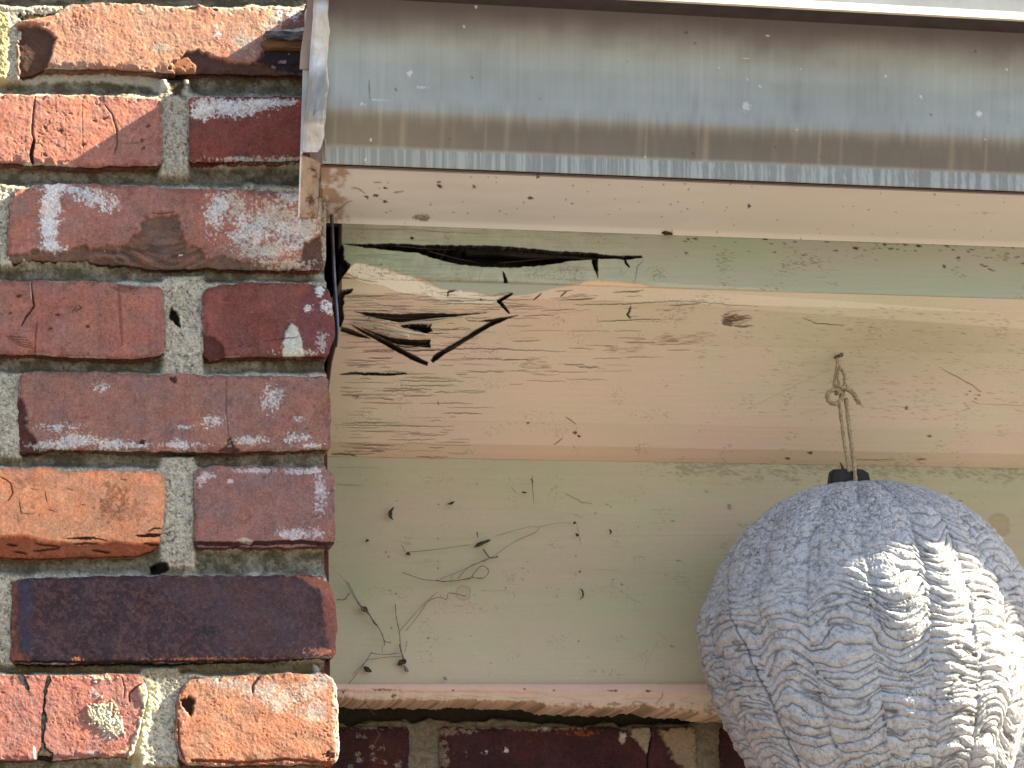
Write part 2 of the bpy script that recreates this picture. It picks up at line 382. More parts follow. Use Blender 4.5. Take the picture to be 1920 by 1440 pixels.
def mk_r4l(p):
    p.line([(58, 525), (60, 548), (64, 575), (50, 592), (40, 612)], 3, DRED*.3, -2); p.line([(57, 525), (59, 560)], 2, WHITE*.8, .2, a=.7)
    p.line([(70, 600), (66, 640), (66, 665)], 2.4, DRED*.6, -.8); p.line([(222, 530), (226, 600), (229, 648)], 6, A(98, 54, 54), -.5, a=.6)
    p.line([(148, 572), (152, 578), (140, 585)], 2.4, DRED*.35, -.8); p.line([(136, 584), (145, 574)], 1.6, DRED*.35, -.8)
    for k in range(5): p.line([(10+k*5, 630+k*4), (50+k*4, 634+k*5)], 2, DRED*.5, -.6, seed=k)
    for (x, y) in [(108, 590), (94, 616), (164, 613), (35, 555), (20, 588)]: p.blob(x, y, 5, 3, DRED*.3, .9, .4, .1, 5, seed=x, h=-.8)
    p.line([(0, 520), (60, 519), (80, 512), (190, 518)], 6, WHITE*.85, 1.2, seed=3); p.blob(240, 540, 40, 10, DRED*.5, .6, .5, .1, 6)
def mk_r4r(p):
    p.poly([(560, 560), (600, 528), (640, 540), (640, 680), (580, 670), (560, 620)], A(92, 56, 60), 0, 8, 6, a=.7)
    p.poly([(380, 628), (400, 632), (420, 650), (424, 672), (382, 676)], A(74, 42, 40), -2.8, 2, 4, ns=8)
    p.poly([(538, 616), (546, 608), (556, 614), (566, 640), (570, 672), (534, 672), (528, 645)], LIME*.95, 1.6, 2, 4, ns=7, seed=2)
    for (x, y, rx, ry, s) in [(615, 575, 14, 14, 1), (578, 578, 10, 7, 2), (600, 540, 8, 16, 3), (604, 640, 14, 30, 4)]:
        p.blob(x, y, rx, ry, WHITE*(.6 if s == 4 else .95), .9, .45 if s < 4 else .62, .1, 4, seed=s, spread=1.3)
    for k in range(16):
        r = random.Random(k); p.line([(400+r.random()*150, 550+r.random()*80), (410+r.random()*150, 560+r.random()*80)], 1.2, DRED*.6, -.4, a=.4, seed=k)
    p.line([(495, 638), (525, 637), (560, 632)], 1.8, DRED*.4, -.6); p.blob(560, 660, 50, 8, LIME, .8, .5, .1, 4, seed=8)
def mk_r5(p):
    p.poly([(30, 740), (48, 760), (50, 800), (74, 835), (84, 850), (30, 860)], A(70, 42, 38), -2.6, 3, 5, ns=8)
    for (x, y, rx, ry, s) in [(100, 836, 60, 9, 1), (140, 825, 60, 22, 2), (210, 832, 60, 14, 3), (340, 833, 50, 10, 4), (470, 826, 50, 14, 5), (560, 822, 40, 14, 6), (510, 745, 30, 40, 7), (350, 800, 30, 6, 8), (110, 800, 60, 10, 9), (190, 725, 20, 12, 10), (400, 790, 30, 20, 11), (560, 786, 14, 8, 12), (585, 836, 30, 8, 13), (260, 836, 40, 8, 14)]:
        p.blob(x, y, rx, ry, WHITE*.85, .8, .6 if s not in (1, 4) else .5, .1, 3.6, seed=s)
    p.line([(424, 700), (424, 770), (430, 830)], 2, PURP*.6, -.7); p.poly([(408, 845), (424, 835), (432, 818), (440, 838), (452, 846)], PURP*.3, -5, 1.5, 2)
    for (x, y) in [(325, 711), (265, 830)]: p.blob(x, y, 7, 5, PURP*.2, 1, .35, .1, 5, h=-1.5)
    p.poly([(590, 690), (640, 690), (640, 760), (610, 800), (600, 760)], A(100, 72, 64), 0, 6, 6, a=.4)
def mk_r6l(p):
    p.poly([(165, 930), (190, 900), (300, 905), (320, 940), (300, 1000), (230, 1006), (180, 990), (160, 960)], A(176, 124, 96), 0, 14, 8, a=.6)
    p.blob(208, 945, 38, 44, A(112, 74, 52), .8, .5, .1, 7, seed=3); p.blob(250, 960, 44, 30, A(118, 78, 56), .6, .55, .1, 7, seed=4)
    p.blob(45, 905, 30, 14, A(130, 82, 60), .6, .5, .1, 8, seed=5)
    p.line([(0, 893), (20, 905), (24, 925), (14, 940)], 2.6, A(90, 52, 32), -1.2); p.line([(36, 940), (40, 965)], 2, A(90, 52, 32), -1)
    p.line([(84, 920), (88, 942)], 1.6, A(90, 52, 32), -.8)
    p.poly([(-10, 1006), (40, 1004), (90, 1014), (150, 1020), (210, 1014), (270, 1022), (320, 1010), (320, 1060), (-10, 1060)], A(112, 62, 42), -3.2, 4, 4, ns=12, seed=6)
    for k in range(14):
        r = random.Random(k+50); x = r.random()*280; y = 1000+r.random()*34
        p.line([(x, y), (x+20+r.random()*30, y+r.uniform(-5, 7))], r.uniform(1.5, 3.5), A(70, 38, 26), -2.4, seed=k)
    p.line([(278, 996), (290, 990), (304, 992)], 3, A(80, 45, 30), -2)
    p.blob(160, 885, 90, 7, A(205, 120, 70), .6, .5, .1, 5, seed=9)
    for k in range(10):
        r = random.Random(k+80); x = 20+r.random()*260; y = 895+r.random()*110; p.line([(x, y), (x+r.random()*16, y+r.random()*5)], 2, A(105, 62, 40), -.7, a=.8, seed=k)
def mk_r6r(p):
    for (x, y, rx, ry, s) in [(388, 892, 18, 9, 1), (590, 882, 14, 7, 2), (432, 903, 6, 5, 3), (545, 1002, 26, 12, 4), (600, 930, 20, 50, 5), (375, 905, 12, 18, 6), (480, 882, 70, 7, 7), (585, 1000, 30, 16, 8), (560, 885, 40, 10, 9)]:
        p.blob(x, y, rx, ry, np.array([.62, .56, .58]), .75, .5 if s < 5 else .66, .12, 4, seed=s, spread=1.2)
    p.line([(363, 880), (362, 940), (362, 1018)], 2.2, A(170, 140, 125), 0, a=.8); p.line([(364, 1018), (430, 1020), (560, 1016), (628, 1020)], 7, A(62, 40, 40), -3, taper=False)
    p.poly([(440, 1012), (460, 1008), (475, 1014), (470, 1020)], LIME, .5, 1.5, 2, a=.6)
def mk_r7(p):
    p.poly([(20, 1078), (46, 1076), (34, 1100), (30, 1180), (40, 1225), (56, 1245), (20, 1250)], A(105, 66, 54), -1.5, 6, 8, ns=10, a=.8)
    p.poly([(30, 1090), (60, 1086), (56, 1150), (60, 1215), (44, 1225), (36, 1160)], A(50, 48, 62), 0, 8, 6, a=.7)
    p.poly([(560, 1080), (640, 1080), (640, 1130), (606, 1110)], A(128, 80, 66), -1.5, 5, 6, ns=8); p.poly([(600, 1080), (640, 1080), (640, 1260), (622, 1250), (612, 1180)], A(125, 78, 66), -1, 6, 6, ns=9, a=.8)
    p.blob(600, 1222, 40, 10, A(190, 120, 90), .9, .5, .1, 4, seed=1); p.blob(420, 1236, 160, 5, A(160, 100, 78), .8, .5, .1, 4, seed=2); p.blob(145, 1236, 12, 5, A(190, 120, 90), 1, .4, .1, 4)
    p.blob(390, 1182, 20, 10, A(30, 30, 30), .9, .45, .1, 5, h=-.7); p.line([(28, 1240), (120, 1241), (300, 1240), (600, 1236)], 3.4, A(35, 26, 24), -2, taper=False)
    p.poly([(300, 1076), (500, 1076), (560, 1100), (620, 1200), (600, 1240), (420, 1230)], A(74, 58, 60), 0, 40, 10, a=.5)
def mk_r8l(p):
    p.poly([(40, 1260), (50, 1275), (58, 1300), (56, 1302), (46, 1290), (34, 1275), (30, 1262)], A(60, 35, 28), -6, 1.5, 3)
    p.poly([(84, 1280), (92, 1262), (96, 1276), (88, 1290), (84, 1330), (88, 1350), (84, 1370), (80, 1390), (86, 1400), (98, 1412), (96, 1440), (64, 1440), (70, 1410), (78, 1395), (76, 1360), (80, 1320)], A(46, 28, 24), -9, 1.4, 3, ns=9)
    p.blob(190, 1340, 26, 24, CREAM, 1, .42, .1, 7, h=1.5, seed=1, spread=1.3); p.blob(212, 1362, 20, 18, CREAM, 1, .45, .1, 6, h=1.2, seed=2, spread=1.3); p.blob(205, 1380, 14, 12, AL(235, 200, 170), 1, .5, .1, 4, seed=3)
    p.blob(190, 1270, 30, 8, CREAM, 1, .48, .1, 5, seed=4, h=.8); p.blob(175, 1300, 16, 12, AL(240, 200, 170), .8, .56, .1, 4, seed=5)
    p.poly([(262, 1290), (285, 1270), (300, 1300), (285, 1440), (262, 1425), (240, 1420), (256, 1370), (268, 1330)], CREAM, 1.5, 3, 5, ns=9, seed=7)
    p.blob(240, 1408, 26, 14, CREAM, 1, .5, .1, 6, seed=8); p.line([(266, 1282), (252, 1290), (242, 1300), (243, 1316)], 3, A(80, 44, 34), -1.8)
    p.line([(228, 1270), (234, 1290), (232, 1310)], 1.8, AL(180, 95, 72), -.8); p.blob(175, 1412, 14, 8, AL(240, 215, 190), .9, .5, .1, 4, seed=9)
    p.line([(64, 1400), (66, 1425)], 5, WHITE*.8, 0)
def mk_r8r(p):
    p.poly([(340, 1312), (356, 1306), (364, 1312), (362, 1330), (358, 1345), (352, 1335), (342, 1322)], A(78, 48, 42)*.4, -4, 1.6, 3, ns=7)
    for (x, y, rx, ry, s) in [(480, 1290, 70, 24, 1), (520, 1310, 40, 22, 2), (570, 1295, 50, 26, 3), (600, 1330, 30, 26, 4), (430, 1282, 50, 14, 5), (520, 1325, 20, 14, 6), (580, 1340, 50, 20, 7), (600, 1280, 30, 24, 8)]:
        p.blob(x, y, rx, ry, AL(248, 225, 190), .8, .6 if s not in (2, 6) else .5, .12, 4, seed=s, spread=1.05)
    p.line([(486, 1270), (474, 1285), (474, 1300)], 5, AL(195, 115, 78), -1.6); p.blob(380, 1275, 30, 6, AL(225, 170, 140), .8, .5, .1, 4)
    p.line([(334, 1350), (336, 1400), (346, 1425)], 3, AL(180, 100, 70), -1.5); p.blob(617, 1416, 9, 9, A(60, 36, 30), .9, .4, .1, 5, h=-2)
    p.poly([(330, 1345), (345, 1330), (352, 1345), (340, 1362)], AL(225, 150, 120), .6, 2, 2); p.line([(360, 1425), (450, 1430), (540, 1424), (620, 1430)], 5, A(120, 70, 48), -2.6, taper=False)
    p.poly([(626, 1262), (645, 1262), (645, 1440), (632, 1440), (626, 1360)], AL(255, 225, 190), -.6, 3, 3, a=.7, seed=5)

BR = []
def add(*a, **k): BR.append(brick(*a, **k))
# the courses that show, traced
add([(32, 14), (100, 8), (190, 3), (300, 8), (345, 14), (372, 6), (400, 14), (470, 14), (600, 16)], [(32, 142), (90, 128), (200, 128), (330, 134), (600, 137)], [(0, 33), (140, 31)], [(0, 600), (140, 600)], 0, ORANGE, AL(240, 168, 130), 11, marks=mk_r1, pits=.3, vstreak=.1)
add([(-300, 172), (60, 176), (180, 176), (260, 182), (305, 183)], [(-300, 300), (0, 304), (60, 308), (180, 312), (305, 310)], [(0, -300), (1, -300)], [(170, 300), (200, 305), (225, 304), (300, 306)], 0, RED, A(136, 92, 84), 12, marks=mk_r2l, vstreak=.12)
add([(352, 180), (500, 178), (660, 182)], [(352, 304), (450, 300), (660, 300)], [(180, 352), (300, 354)], [(180, 660), (300, 660)], 0, DRED, A(134, 78, 70), 13, marks=mk_r2r, rough=.6)
add([(18, 362), (40, 350), (110, 342), (250, 346), (400, 352), (600, 360)], [(12, 488), (130, 484), (300, 500), (450, 500), (600, 504)], [(340, 24), (380, 18), (490, 12)], [(340, 604), (440, 602), (500, 608)], 0, A(144, 98, 88), A(132, 96, 86), 14, marks=mk_r3, edge=3)
add([(-300, 520), (60, 524), (190, 526), (240, 534), (305, 536)], [(-300, 662), (80, 664), (150, 670), (250, 672), (310, 664)], [(520, -300), (670, -300)], [(530, 305), (620, 312), (670, 308)], 0, A(136, 92, 84), A(142, 98, 84), 15, marks=mk_r4l)
add([(376, 546), (400, 536), (450, 528), (560, 528), (620, 536)], [(380, 674), (460, 668), (560, 668), (620, 668)], [(530, 376), (600, 380), (670, 384)], [(530, 612), (560, 624), (620, 630), (660, 620)], 0, A(128, 80, 74), A(120, 72, 66), 16, marks=mk_r4r)
add([(34, 696), (200, 696), (420, 702), (620, 704)], [(34, 852), (100, 842), (300, 846), (520, 846), (620, 842)], [(690, 36), (760, 33), (850, 36)], [(700, 616), (760, 622), (840, 620)], 0, PURP, A(136, 98, 86), 17, marks=mk_r5, vstreak=.18)
add([(-300, 874), (100, 876), (130, 884), (200, 880), (290, 882), (312, 886)], [(-300, 1040), (100, 1044), (250, 1040), (300, 1030)], [(870, -300), (1040, -300)], [(880, 308), (930, 312), (980, 306), (1040, 296)], 0, A(212, 138, 102), A(204, 132, 100), 18, marks=mk_r6l, rough=1.1)
add([(362, 878), (400, 871), (500, 873), (612, 875)], [(362, 1024), (500, 1026), (628, 1024)], [(870, 364), (1020, 362)], [(870, 618), (900, 628), (1000, 630)], 0, A(136, 99, 93), A(130, 98, 94), 19, marks=mk_r6r, rough=.7, vstreak=.1)
add([(22, 1086), (60, 1080), (300, 1078), (560, 1076), (612, 1078)], [(22, 1244), (100, 1244), (400, 1240), (620, 1234)], [(1080, 24), (1160, 21), (1240, 20)], [(1080, 612), (1110, 628), (1180, 633), (1240, 630)], 0, A(58, 44, 50), A(64, 50, 56), 20, marks=mk_r7, grain=A(82, 62, 62), rough=.8, vstreak=.1)
add([(-300, 1262), (0, 1264), (110, 1266), (200, 1262), (262, 1262)], [(-300, 1426), (60, 1424), (120, 1424), (220, 1418), (262, 1420)], [(1260, -300), (1430, -300)], [(1262, 266), (1300, 278), (1350, 268), (1420, 250)], 0, PINK, AL(226, 140, 112), 21, marks=mk_r8l, vstreak=.16)
add([(330, 1280), (352, 1272), (450, 1266), (540, 1262), (612, 1262)], [(332, 1432), (400, 1436), (600, 1432)], [(1262, 352), (1310, 332), (1380, 328), (1430, 340)], [(1262, 618), (1290, 634), (1400, 637), (1430, 634)], 0, AL(250, 168, 120), AL(244, 160, 114), 22, marks=mk_r8r, vstreak=.1, rough=.7)
# the same courses further to the left, and courses above and below the picture
rr = random.Random(9)
pal = [RED, A(126, 72, 64), PURP, A(175, 98, 58), A(66, 50, 56), A(132, 78, 66)]
def gen(t, b, l, r, k): add([(l, t), (r, t)], [(l, b), (r, b)], [(t, l), (b, l)], [(t, r), (b, r)], 0, pal[k % 6], pal[(k+5) % 6], 100+k, step=3.2)
k = 0
for (t, b, off) in [(12, 134, 0), (346, 490, 0), (696, 850, 0), (1080, 1242, 0)]:
    gen(t, b, -570, -12, k); k += 1
for (t, b) in [(178, 306), (524, 666), (878, 1040), (1264, 1424)]:
    gen(t, b, -570, -330, k); k += 1
y = -28; par = 0
while y > -700:
    xs = [(-570, -12), (28, 600)] if par else [(-570, -330), (-300, 300), (345, 620)]
    for (l, r) in xs: gen(y-136, y, l, r, k); k += 1
    y -= 174; par ^= 1
y = 1466; par = 1; h = 168
while y < 2700:
    xs = [(-590, -14), (26, 640)] if par else [(-590, -330), (-298, 285), (335, 645)]
    for (l, r) in xs: gen(y, y+h, l, r, k); k += 1
    y += h+30; par ^= 1; h += 3
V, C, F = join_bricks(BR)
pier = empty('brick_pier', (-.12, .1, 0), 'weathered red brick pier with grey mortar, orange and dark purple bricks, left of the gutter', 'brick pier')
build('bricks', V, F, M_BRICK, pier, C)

# mortar, struck back under each course
J = [(-1000, -960)]
yy = -28
JT = []
y = -28
while y > -700: JT.append((y, y+38 if y < -28 else 10)); y -= 174
JT += [(133, 178), (308, 347), (496, 527), (668, 699), (846, 876), (1032, 1080), (1240, 1264), (1428, 1466)]
y = 1466; h = 168
while y < 2700: JT.append((y+h, y+h+30)); y += h+30; h += 3
JT.sort()
def mortar(x0, x1, y0, y1, step, fine):
    X, Yp = np.meshgrid(np.arange(x0, x1+step, step), np.arange(y0, y1+step, step))
    p = Paint(X, Yp, A(140, 134, 120))
    dep = np.full(X.shape, 5.0)          # mm behind the brick faces
    bedm = np.zeros(X.shape)
    wob = (fbm(X/40, X*0+5, 3, 3)-.5)*10
    for (a, b) in JT:
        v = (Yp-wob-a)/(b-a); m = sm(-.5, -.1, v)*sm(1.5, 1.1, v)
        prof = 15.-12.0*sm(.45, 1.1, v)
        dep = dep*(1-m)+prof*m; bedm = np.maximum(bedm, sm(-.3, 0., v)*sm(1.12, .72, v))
    # upright joints are nearly flush
    for (l, r, a, b) in [(305, 352, 140, 330), (310, 378, 510, 700), (305, 362, 850, 1066), (268, 332, 1246, 1440), (-6, 18, 345, 500), (2, 35, 700, 860), (2, 22, 1085, 1250), (0, 33, 10, 150)]:
        m = sm(l-12, l, X)*sm(r+12, r, X)*sm(a-6, a+8, Yp)*sm(b+6, b-8, Yp); dep = dep*(1-m)+4.2*m; bedm = bedm*(1-m*.9)
    n1 = fbm(X/30, Yp/22, 4, 61); n2 = fbm(X/5.5, Yp/5.5, 3, 62, .65); n3 = vn(X/1.9, Yp/1.9, 63)
    p.h += (n1-.5)*4+(n2-.5)*3.0+(n3-.5)*1.0
    p.C *= (1.18+(n2-.5)*1.1+(n3-.5)*.7)[..., None]
    cg = vn(X/4.2, Yp/3.6, 64)*.6+vn(X/1.8, Yp/1.8, 65)*.4; pit = sm(.30, .16, cg); p.put(pit*.75, A(62, 58, 48), -3.); p.put(sm(.66, .8, cg)*.6, A(190, 188, 176), 1.5)
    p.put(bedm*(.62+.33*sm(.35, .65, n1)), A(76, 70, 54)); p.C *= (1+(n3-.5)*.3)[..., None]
    p.put(sm(.56, .7, fbm(X/16, Yp/16, 4, 66, .6))*.5*(1-bedm*.6), A(176, 172, 160))
    if fine:
        p.poly([(-20, 15), (14, 20), (20, 45), (14, 90), (18, 120), (8, 150), (-20, 152)], np.array([.50, .45, .24]), 5, 3, 6, ns=10)
        p.poly([(30, 132), (120, 126), (270, 128), (310, 140), (318, 162), (300, 165), (280, 150), (160, 140), (40, 146)], LIME*1.1, 4, 3, 5, ns=8, a=.8)
        p.poly([(322, 575), (332, 580), (338, 596), (340, 612), (330, 606), (318, 592)], A(30, 26, 22), -12, 1.5, 2)
        p.poly([(284, 1056), (300, 1050), (316, 1054), (318, 1064), (300, 1074), (284, 1076)], A(34, 28, 22), -14, 2, 2)
        p.poly([(318, 128), (345, 130), (348, 160), (340, 180), (322, 170), (316, 150)], A(58, 50, 40), -4, 4, 4)
        p.poly([(262, 1262), (300, 1284), (300, 1330), (282, 1340), (272, 1440), (245, 1440), (268, 1340), (276, 1300)], CREAM, 3.2, 3, 5, ns=8, seed=3)
        p.poly([(590, 1238), (602, 1245), (606, 1262), (592, 1264)], WHITE, 6, 2, 2)
        for k in range(7):
            p.blob(600+3*k, 505+k*3, 16, 12, WHITE*.7, .8, .5, .1, 5, seed=k)
        p.poly([(30, 1242), (300, 1246), (610, 1240), (610, 1262), (300, 1272), (262, 1262), (30, 1262)], A(108, 88, 54), 0, 6, 4, a=.5)
    P = at(X, Yp, 0); P[..., 1] += (dep-p.h*.45)*.001
    return P, p.C, X, Yp
P, Cc, X, Yp = mortar(-600, 612, -700, 2750, 4, True)
P2, C2, _, _ = mortar(-14, 612, -10, 1500, 1.9, True)
P[..., 1] += np.where((X > -6) & (X < 606) & (Yp > 0) & (Yp < 1490), .012, 0)
Vm = np.concatenate([P.reshape(-1, 3), P2.reshape(-1, 3)]); Cm = np.concatenate([Cc.reshape(-1, 3), C2.reshape(-1, 3)])
Fm = np.concatenate([gridfaces(*P.shape[:2]), gridfaces(*P2.shape[:2], off=P.shape[0]*P.shape[1])])
build('mortar', Vm, Fm, M_MORTAR, pier, Cm)
# the body of the pier behind the facing
XR = at(627, 1000, .02)[0]
M_CORE = mat('rear_bricks', tuple(A(84, 44, 40)), .95, tuple(A(58, 32, 30)), 40, 300, .002)
zt = at(600, -690, 0)[2]; z700 = at(600, 690, 0)[2]
v1, f1 = box(-.50, XR-.004, .024, .45, 0, z700)
v2, f2 = box(-.50, at(596, 600, .03)[0], .024, .45, z700, zt)
poly_obj('inner_brickwork', [(v1, f1, 0), (v2, f2, 0)], M_CORE, pier)

# ------------------------------------------------------------------ brick wall under the eaves
YW = .245
wall = empty('brick_wall', tuple(at(1000, 1500, YW)*np.array([1, 1, 0])), 'shaded maroon brick wall below the painted boards with pale mortar smears', 'brick wall')
WR = []
MAR = A(64, 38, 39); MAR2 = A(54, 34, 36)
def mk_w1(p):
    for k in range(14):
        r = random.Random(k); p.blob(640+r.random()*130, 1370+r.random()*80, 10, 7, A(150, 140, 125), .6, .62, .1, 3, seed=k)
    p.line([(690, 1350), (712, 1376), (700, 1400)], 1.5, A(110, 95, 80), 0, a=.6); p.blob(700, 1362, 70, 8, A(120, 110, 95), .8, .5, .1, 5, seed=5)
def mk_w2(p):
    p.blob(850, 1372, 50, 9, A(135, 120, 100), .8, .5, .1, 6, seed=1); p.blob(1020, 1366, 90, 6, A(130, 120, 105), .8, .5, .1, 5, seed=2)
    p.blob(1085, 1375, 40, 7, A(120, 66, 44), .8, .5, .1, 6, seed=3); p.blob(830, 1410, 14, 44, A(130, 116, 96), .8, .5, .1, 6, seed=4)
    p.poly([(1162, 1372), (1172, 1376), (1172, 1392), (1166, 1396), (1160, 1386)], A(150, 138, 120), .8, 2, 2)
    p.poly([(1182, 1366), (1215, 1362), (1222, 1380), (1212, 1410), (1204, 1400), (1196, 1390), (1184, 1380)], A(135, 122, 104), .8, 3, 5, ns=8)
    p.poly([(1238, 1370), (1300, 1362), (1312, 1400), (1310, 1450), (1290, 1450), (1262, 1420), (1250, 1395)], A(128, 112, 92), .5, 5, 8, ns=9)
    p.line([(1218, 1350), (1222, 1378), (1214, 1420), (1216, 1470)], 3, MAR*.25, -2)
    for (x, y) in [(910, 1412), (950, 1408), (1022, 1366), (1168, 1380)]: p.blob(x, y, 6, 5, WHITE*.8, .9, .45, .1, 4, seed=x)
def wb(t, b, l, r, k, **kw): WR.append(brick([(l, t), (r, t)], [(l, b), (r, b)], [(t, l), (b, l)], [(t, r), (b, r)], YW, *((MAR, MAR2) if k % 3 else (MAR2, A(72, 40, 36))), 200+k, depth=.02, **kw))
wb(1362, 1512, 560, 768, 0, marks=mk_w1); wb(1362, 1512, 824, 1306, 1, marks=mk_w2); wb(1362, 1512, 1352, 1828, 2); wb(1362, 1512, 1876, 2350, 3, step=3)
k = 4; y = 1545; par = 1
while y < 2900:
    for i in range(4):
        l = (560 if par else 330)+i*526; wb(y, y+150, l, l+480, k, step=6); k += 1
    y += 184; par ^= 1
V, C, F = join_bricks(WR); build('bricks', V, F, M_WALL, wall, C)
X, Yp = np.meshgrid(np.arange(560, 1500, 2.2), np.arange(1300, 1560, 2.2))
p = Paint(X, Yp, A(112, 104, 88))
n2 = fbm(X/6, Yp/6, 3, 82, .65); n1 = fbm(X/30, Yp/14, 4, 81)
p.C *= (1+(n2-.5)*.9)[..., None]; p.h += (n2-.5)*3+(n1-.5)*4
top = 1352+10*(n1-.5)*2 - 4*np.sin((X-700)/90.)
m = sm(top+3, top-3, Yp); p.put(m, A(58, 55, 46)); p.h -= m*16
P = at(X, Yp, YW); P[..., 1] += .004-p.h*.0005
X2, Y2 = np.meshgrid(np.arange(540, 2400, 12.), np.arange(1540, 2950, 12.))
Pb = at(X2, Y2, YW); Pb[..., 1] += .007
X3, Y3 = np.meshgrid(np.arange(1490, 2400, 12.), np.arange(1340, 1560, 12.)); Pc = at(X3, Y3, YW); Pc[..., 1] += .007
Vw = np.concatenate([P.reshape(-1, 3), Pb.reshape(-1, 3), Pc.reshape(-1, 3)])
Cw = np.concatenate([p.C.reshape(-1, 3), np.broadcast_to(A(112, 104, 88), Pb.shape).reshape(-1, 3), np.broadcast_to(A(112, 104, 88), Pc.shape).reshape(-1, 3)])
o1 = P.shape[0]*P.shape[1]; o2 = o1+Pb.shape[0]*Pb.shape[1]
build('mortar', Vw, np.concatenate([gridfaces(*P.shape[:2]), gridfaces(*Pb.shape[:2], off=o1), gridfaces(*Pc.shape[:2], off=o2)]), M_MORTAR, wall, Cw)
zb = at(1000, 1262, YW)[2]
v, f = box(-.1, 1.2, YW+.03, YW+.25, 0, zb+.25)
poly_obj('inner_brickwork', [(v, f, 0)], M_CORE, wall)

# ------------------------------------------------------------------ painted boards of the eaves
YF, YS, YB = .058, .175, .185
XEND = at(2500, 700, .1)[0]
eaves = empty('wooden_eaves', tuple(at(1000, 860, YS)), 'cream painted wooden eaves boards, split and rotted at the corner beside the brick pier', 'wooden eaves')
def board(rows, Ys, xl, base, marks, step_rows, hs=1., nxf=1.0, seed=0, back=None):
    """rows: photo rows at column 1000; Ys: plane of each; swept along x. xl: [(row,x)] left edge"""
    rows = np.array(rows, float); Ys = np.array(Ys, float)
    n = []
    for i in range(len(rows)-1): n.append(np.linspace(rows[i], rows[i+1], max(2, int((rows[i+1]-rows[i])/step_rows)), endpoint=False))
    rw = np.r_[np.concatenate(n), rows[-1]]
    yw = np.interp(rw, rows, Ys)
    L0 = at(1000, rw, yw)                                  # one line per row
    xle = np.interp(rw, [q[0] for q in xl], [q[1] for q in xl])
    XL = at(xle, rw, yw)[:, 0]
    u = np.r_[np.linspace(0, .62, int(640/1.3*nxf)), np.linspace(.62, 1, int(700/2.6*nxf))[1:]]
    # fine mesh as far as the split reaches, coarser beyond
    xf = at(1260, 700, .1)[0]
    Xs = np.where(u[None, :] <= .62, XL[:, None]+(xf-XL[:, None])*u[None, :]/.62, xf+(XEND-xf)*((u[None, :]-.62)/.38)**1.0)
    P = np.zeros(Xs.shape+(3,)); P[..., 0] = Xs; P[..., 1] = L0[:, None, 1]; P[..., 2] = L0[:, None, 2]
    px, py = proj(P)
    p = Paint(px, py, base)
    p.rw = rw[:, None]+0*Xs
    marks(p)
    P[..., 1] -= p.h*.001*hs
    return P, p
def finish_board(name, P, p, mat_, thick=.018, label=None):
    V = [P.reshape(-1, 3)]; C = [p.C.reshape(-1, 3)]; F = [gridfaces(*P.shape[:2])]; n, m = P.shape[:2]
    # rims at top, bottom and left end
    o = n*m
    for idx in (np.arange(m), (n-1)*m+np.arange(m)[::-1], np.arange(n)[::-1]*m):
        q = P.reshape(-1, 3)[idx].copy(); q[:, 1] = np.maximum(q[:, 1]+.002, np.median(P[..., 1])+thick)
        V.append(q); C.append(p.C.reshape(-1, 3)[idx]*.9)
        c = o+np.arange(len(idx)); o += len(idx)
        F.append(np.stack([idx[:-1], c[:-1], c[1:], idx[1:]], -1))
    ob = build(name, np.concatenate(V), np.concatenate(F), M_PAINT, eaves, np.concatenate(C))
    if label: ob['label'] = label
    return ob
DARK = np.array([.010, .008, .007]); BROWN = np.array([.035, .022, .016]); CHALK = np.array([.84, .78, .66])
GREEN = A(144, 150, 138); BEIGE = A(182, 167, 148); OLIVE = A(151, 141, 115)
FLAKE = [(653, 507), (668, 495), (680, 494), (708, 502), (757, 515), (787, 525), (827, 543), (883, 548), (935, 556), (940, 566), (905, 571), (867, 568), (833, 564), (800, 552), (750, 547), (715, 534), (684, 530), (653, 516)]
GX = [600, 640, 653, 668, 710, 757, 800, 827, 883, 933, 1000, 1040, 1100, 1133, 1200, 1240, 1400, 1560, 1920, 2600]
GY = [500, 505, 505, 494, 502, 515, 527, 541, 548, 555, 551, 541, 529, 526, 533, 540, 549, 560, 586, 640]
SPLIT = [(643, 457), (683, 458), (730, 457), (800, 460), (883, 460), (950, 462), (983, 465), (1033, 470), (1100, 474), (1147, 479), (1203, 480), (1205, 483), (1177, 487), (1150, 485), (1120, 485), (1067, 490), (1017, 499), (960, 504), (900, 502), (860, 497), (817, 486), (787, 475), (743, 470), (683, 464)]
def tri(pts, ox=600, oy=400, k=3.): return [(ox+a/k, oy+b/k) for a, b in pts]
def wood_noise(p, a=.04, seed=0):
    hq = (fbm(p.px/170, p.py/60, 3, seed+9)-.5)*.30; p.C *= np.stack([1+hq*.6, 1-hq*.25, 1+hq*.45], -1)
    n = fbm(p.px/90, p.py/3.2, 4, seed, .6); m = fbm(p.px/200, p.py/120, 3, seed+3)
    p.C *= (1+(n-.5)*a+(m-.5)*.12)[..., None]; p.h += (n-.5)*.25
def grime(p, thr=.72, seed=0, a=.5, col=None):
    thr += .03
    q = vn(p.px/2.4, p.py/2.0, seed)*.6+vn(p.px/40, p.py/30, seed+1)*.5
    p.put(sm(thr, thr+.08, q)*a, A(92, 84, 66) if col is None else col)
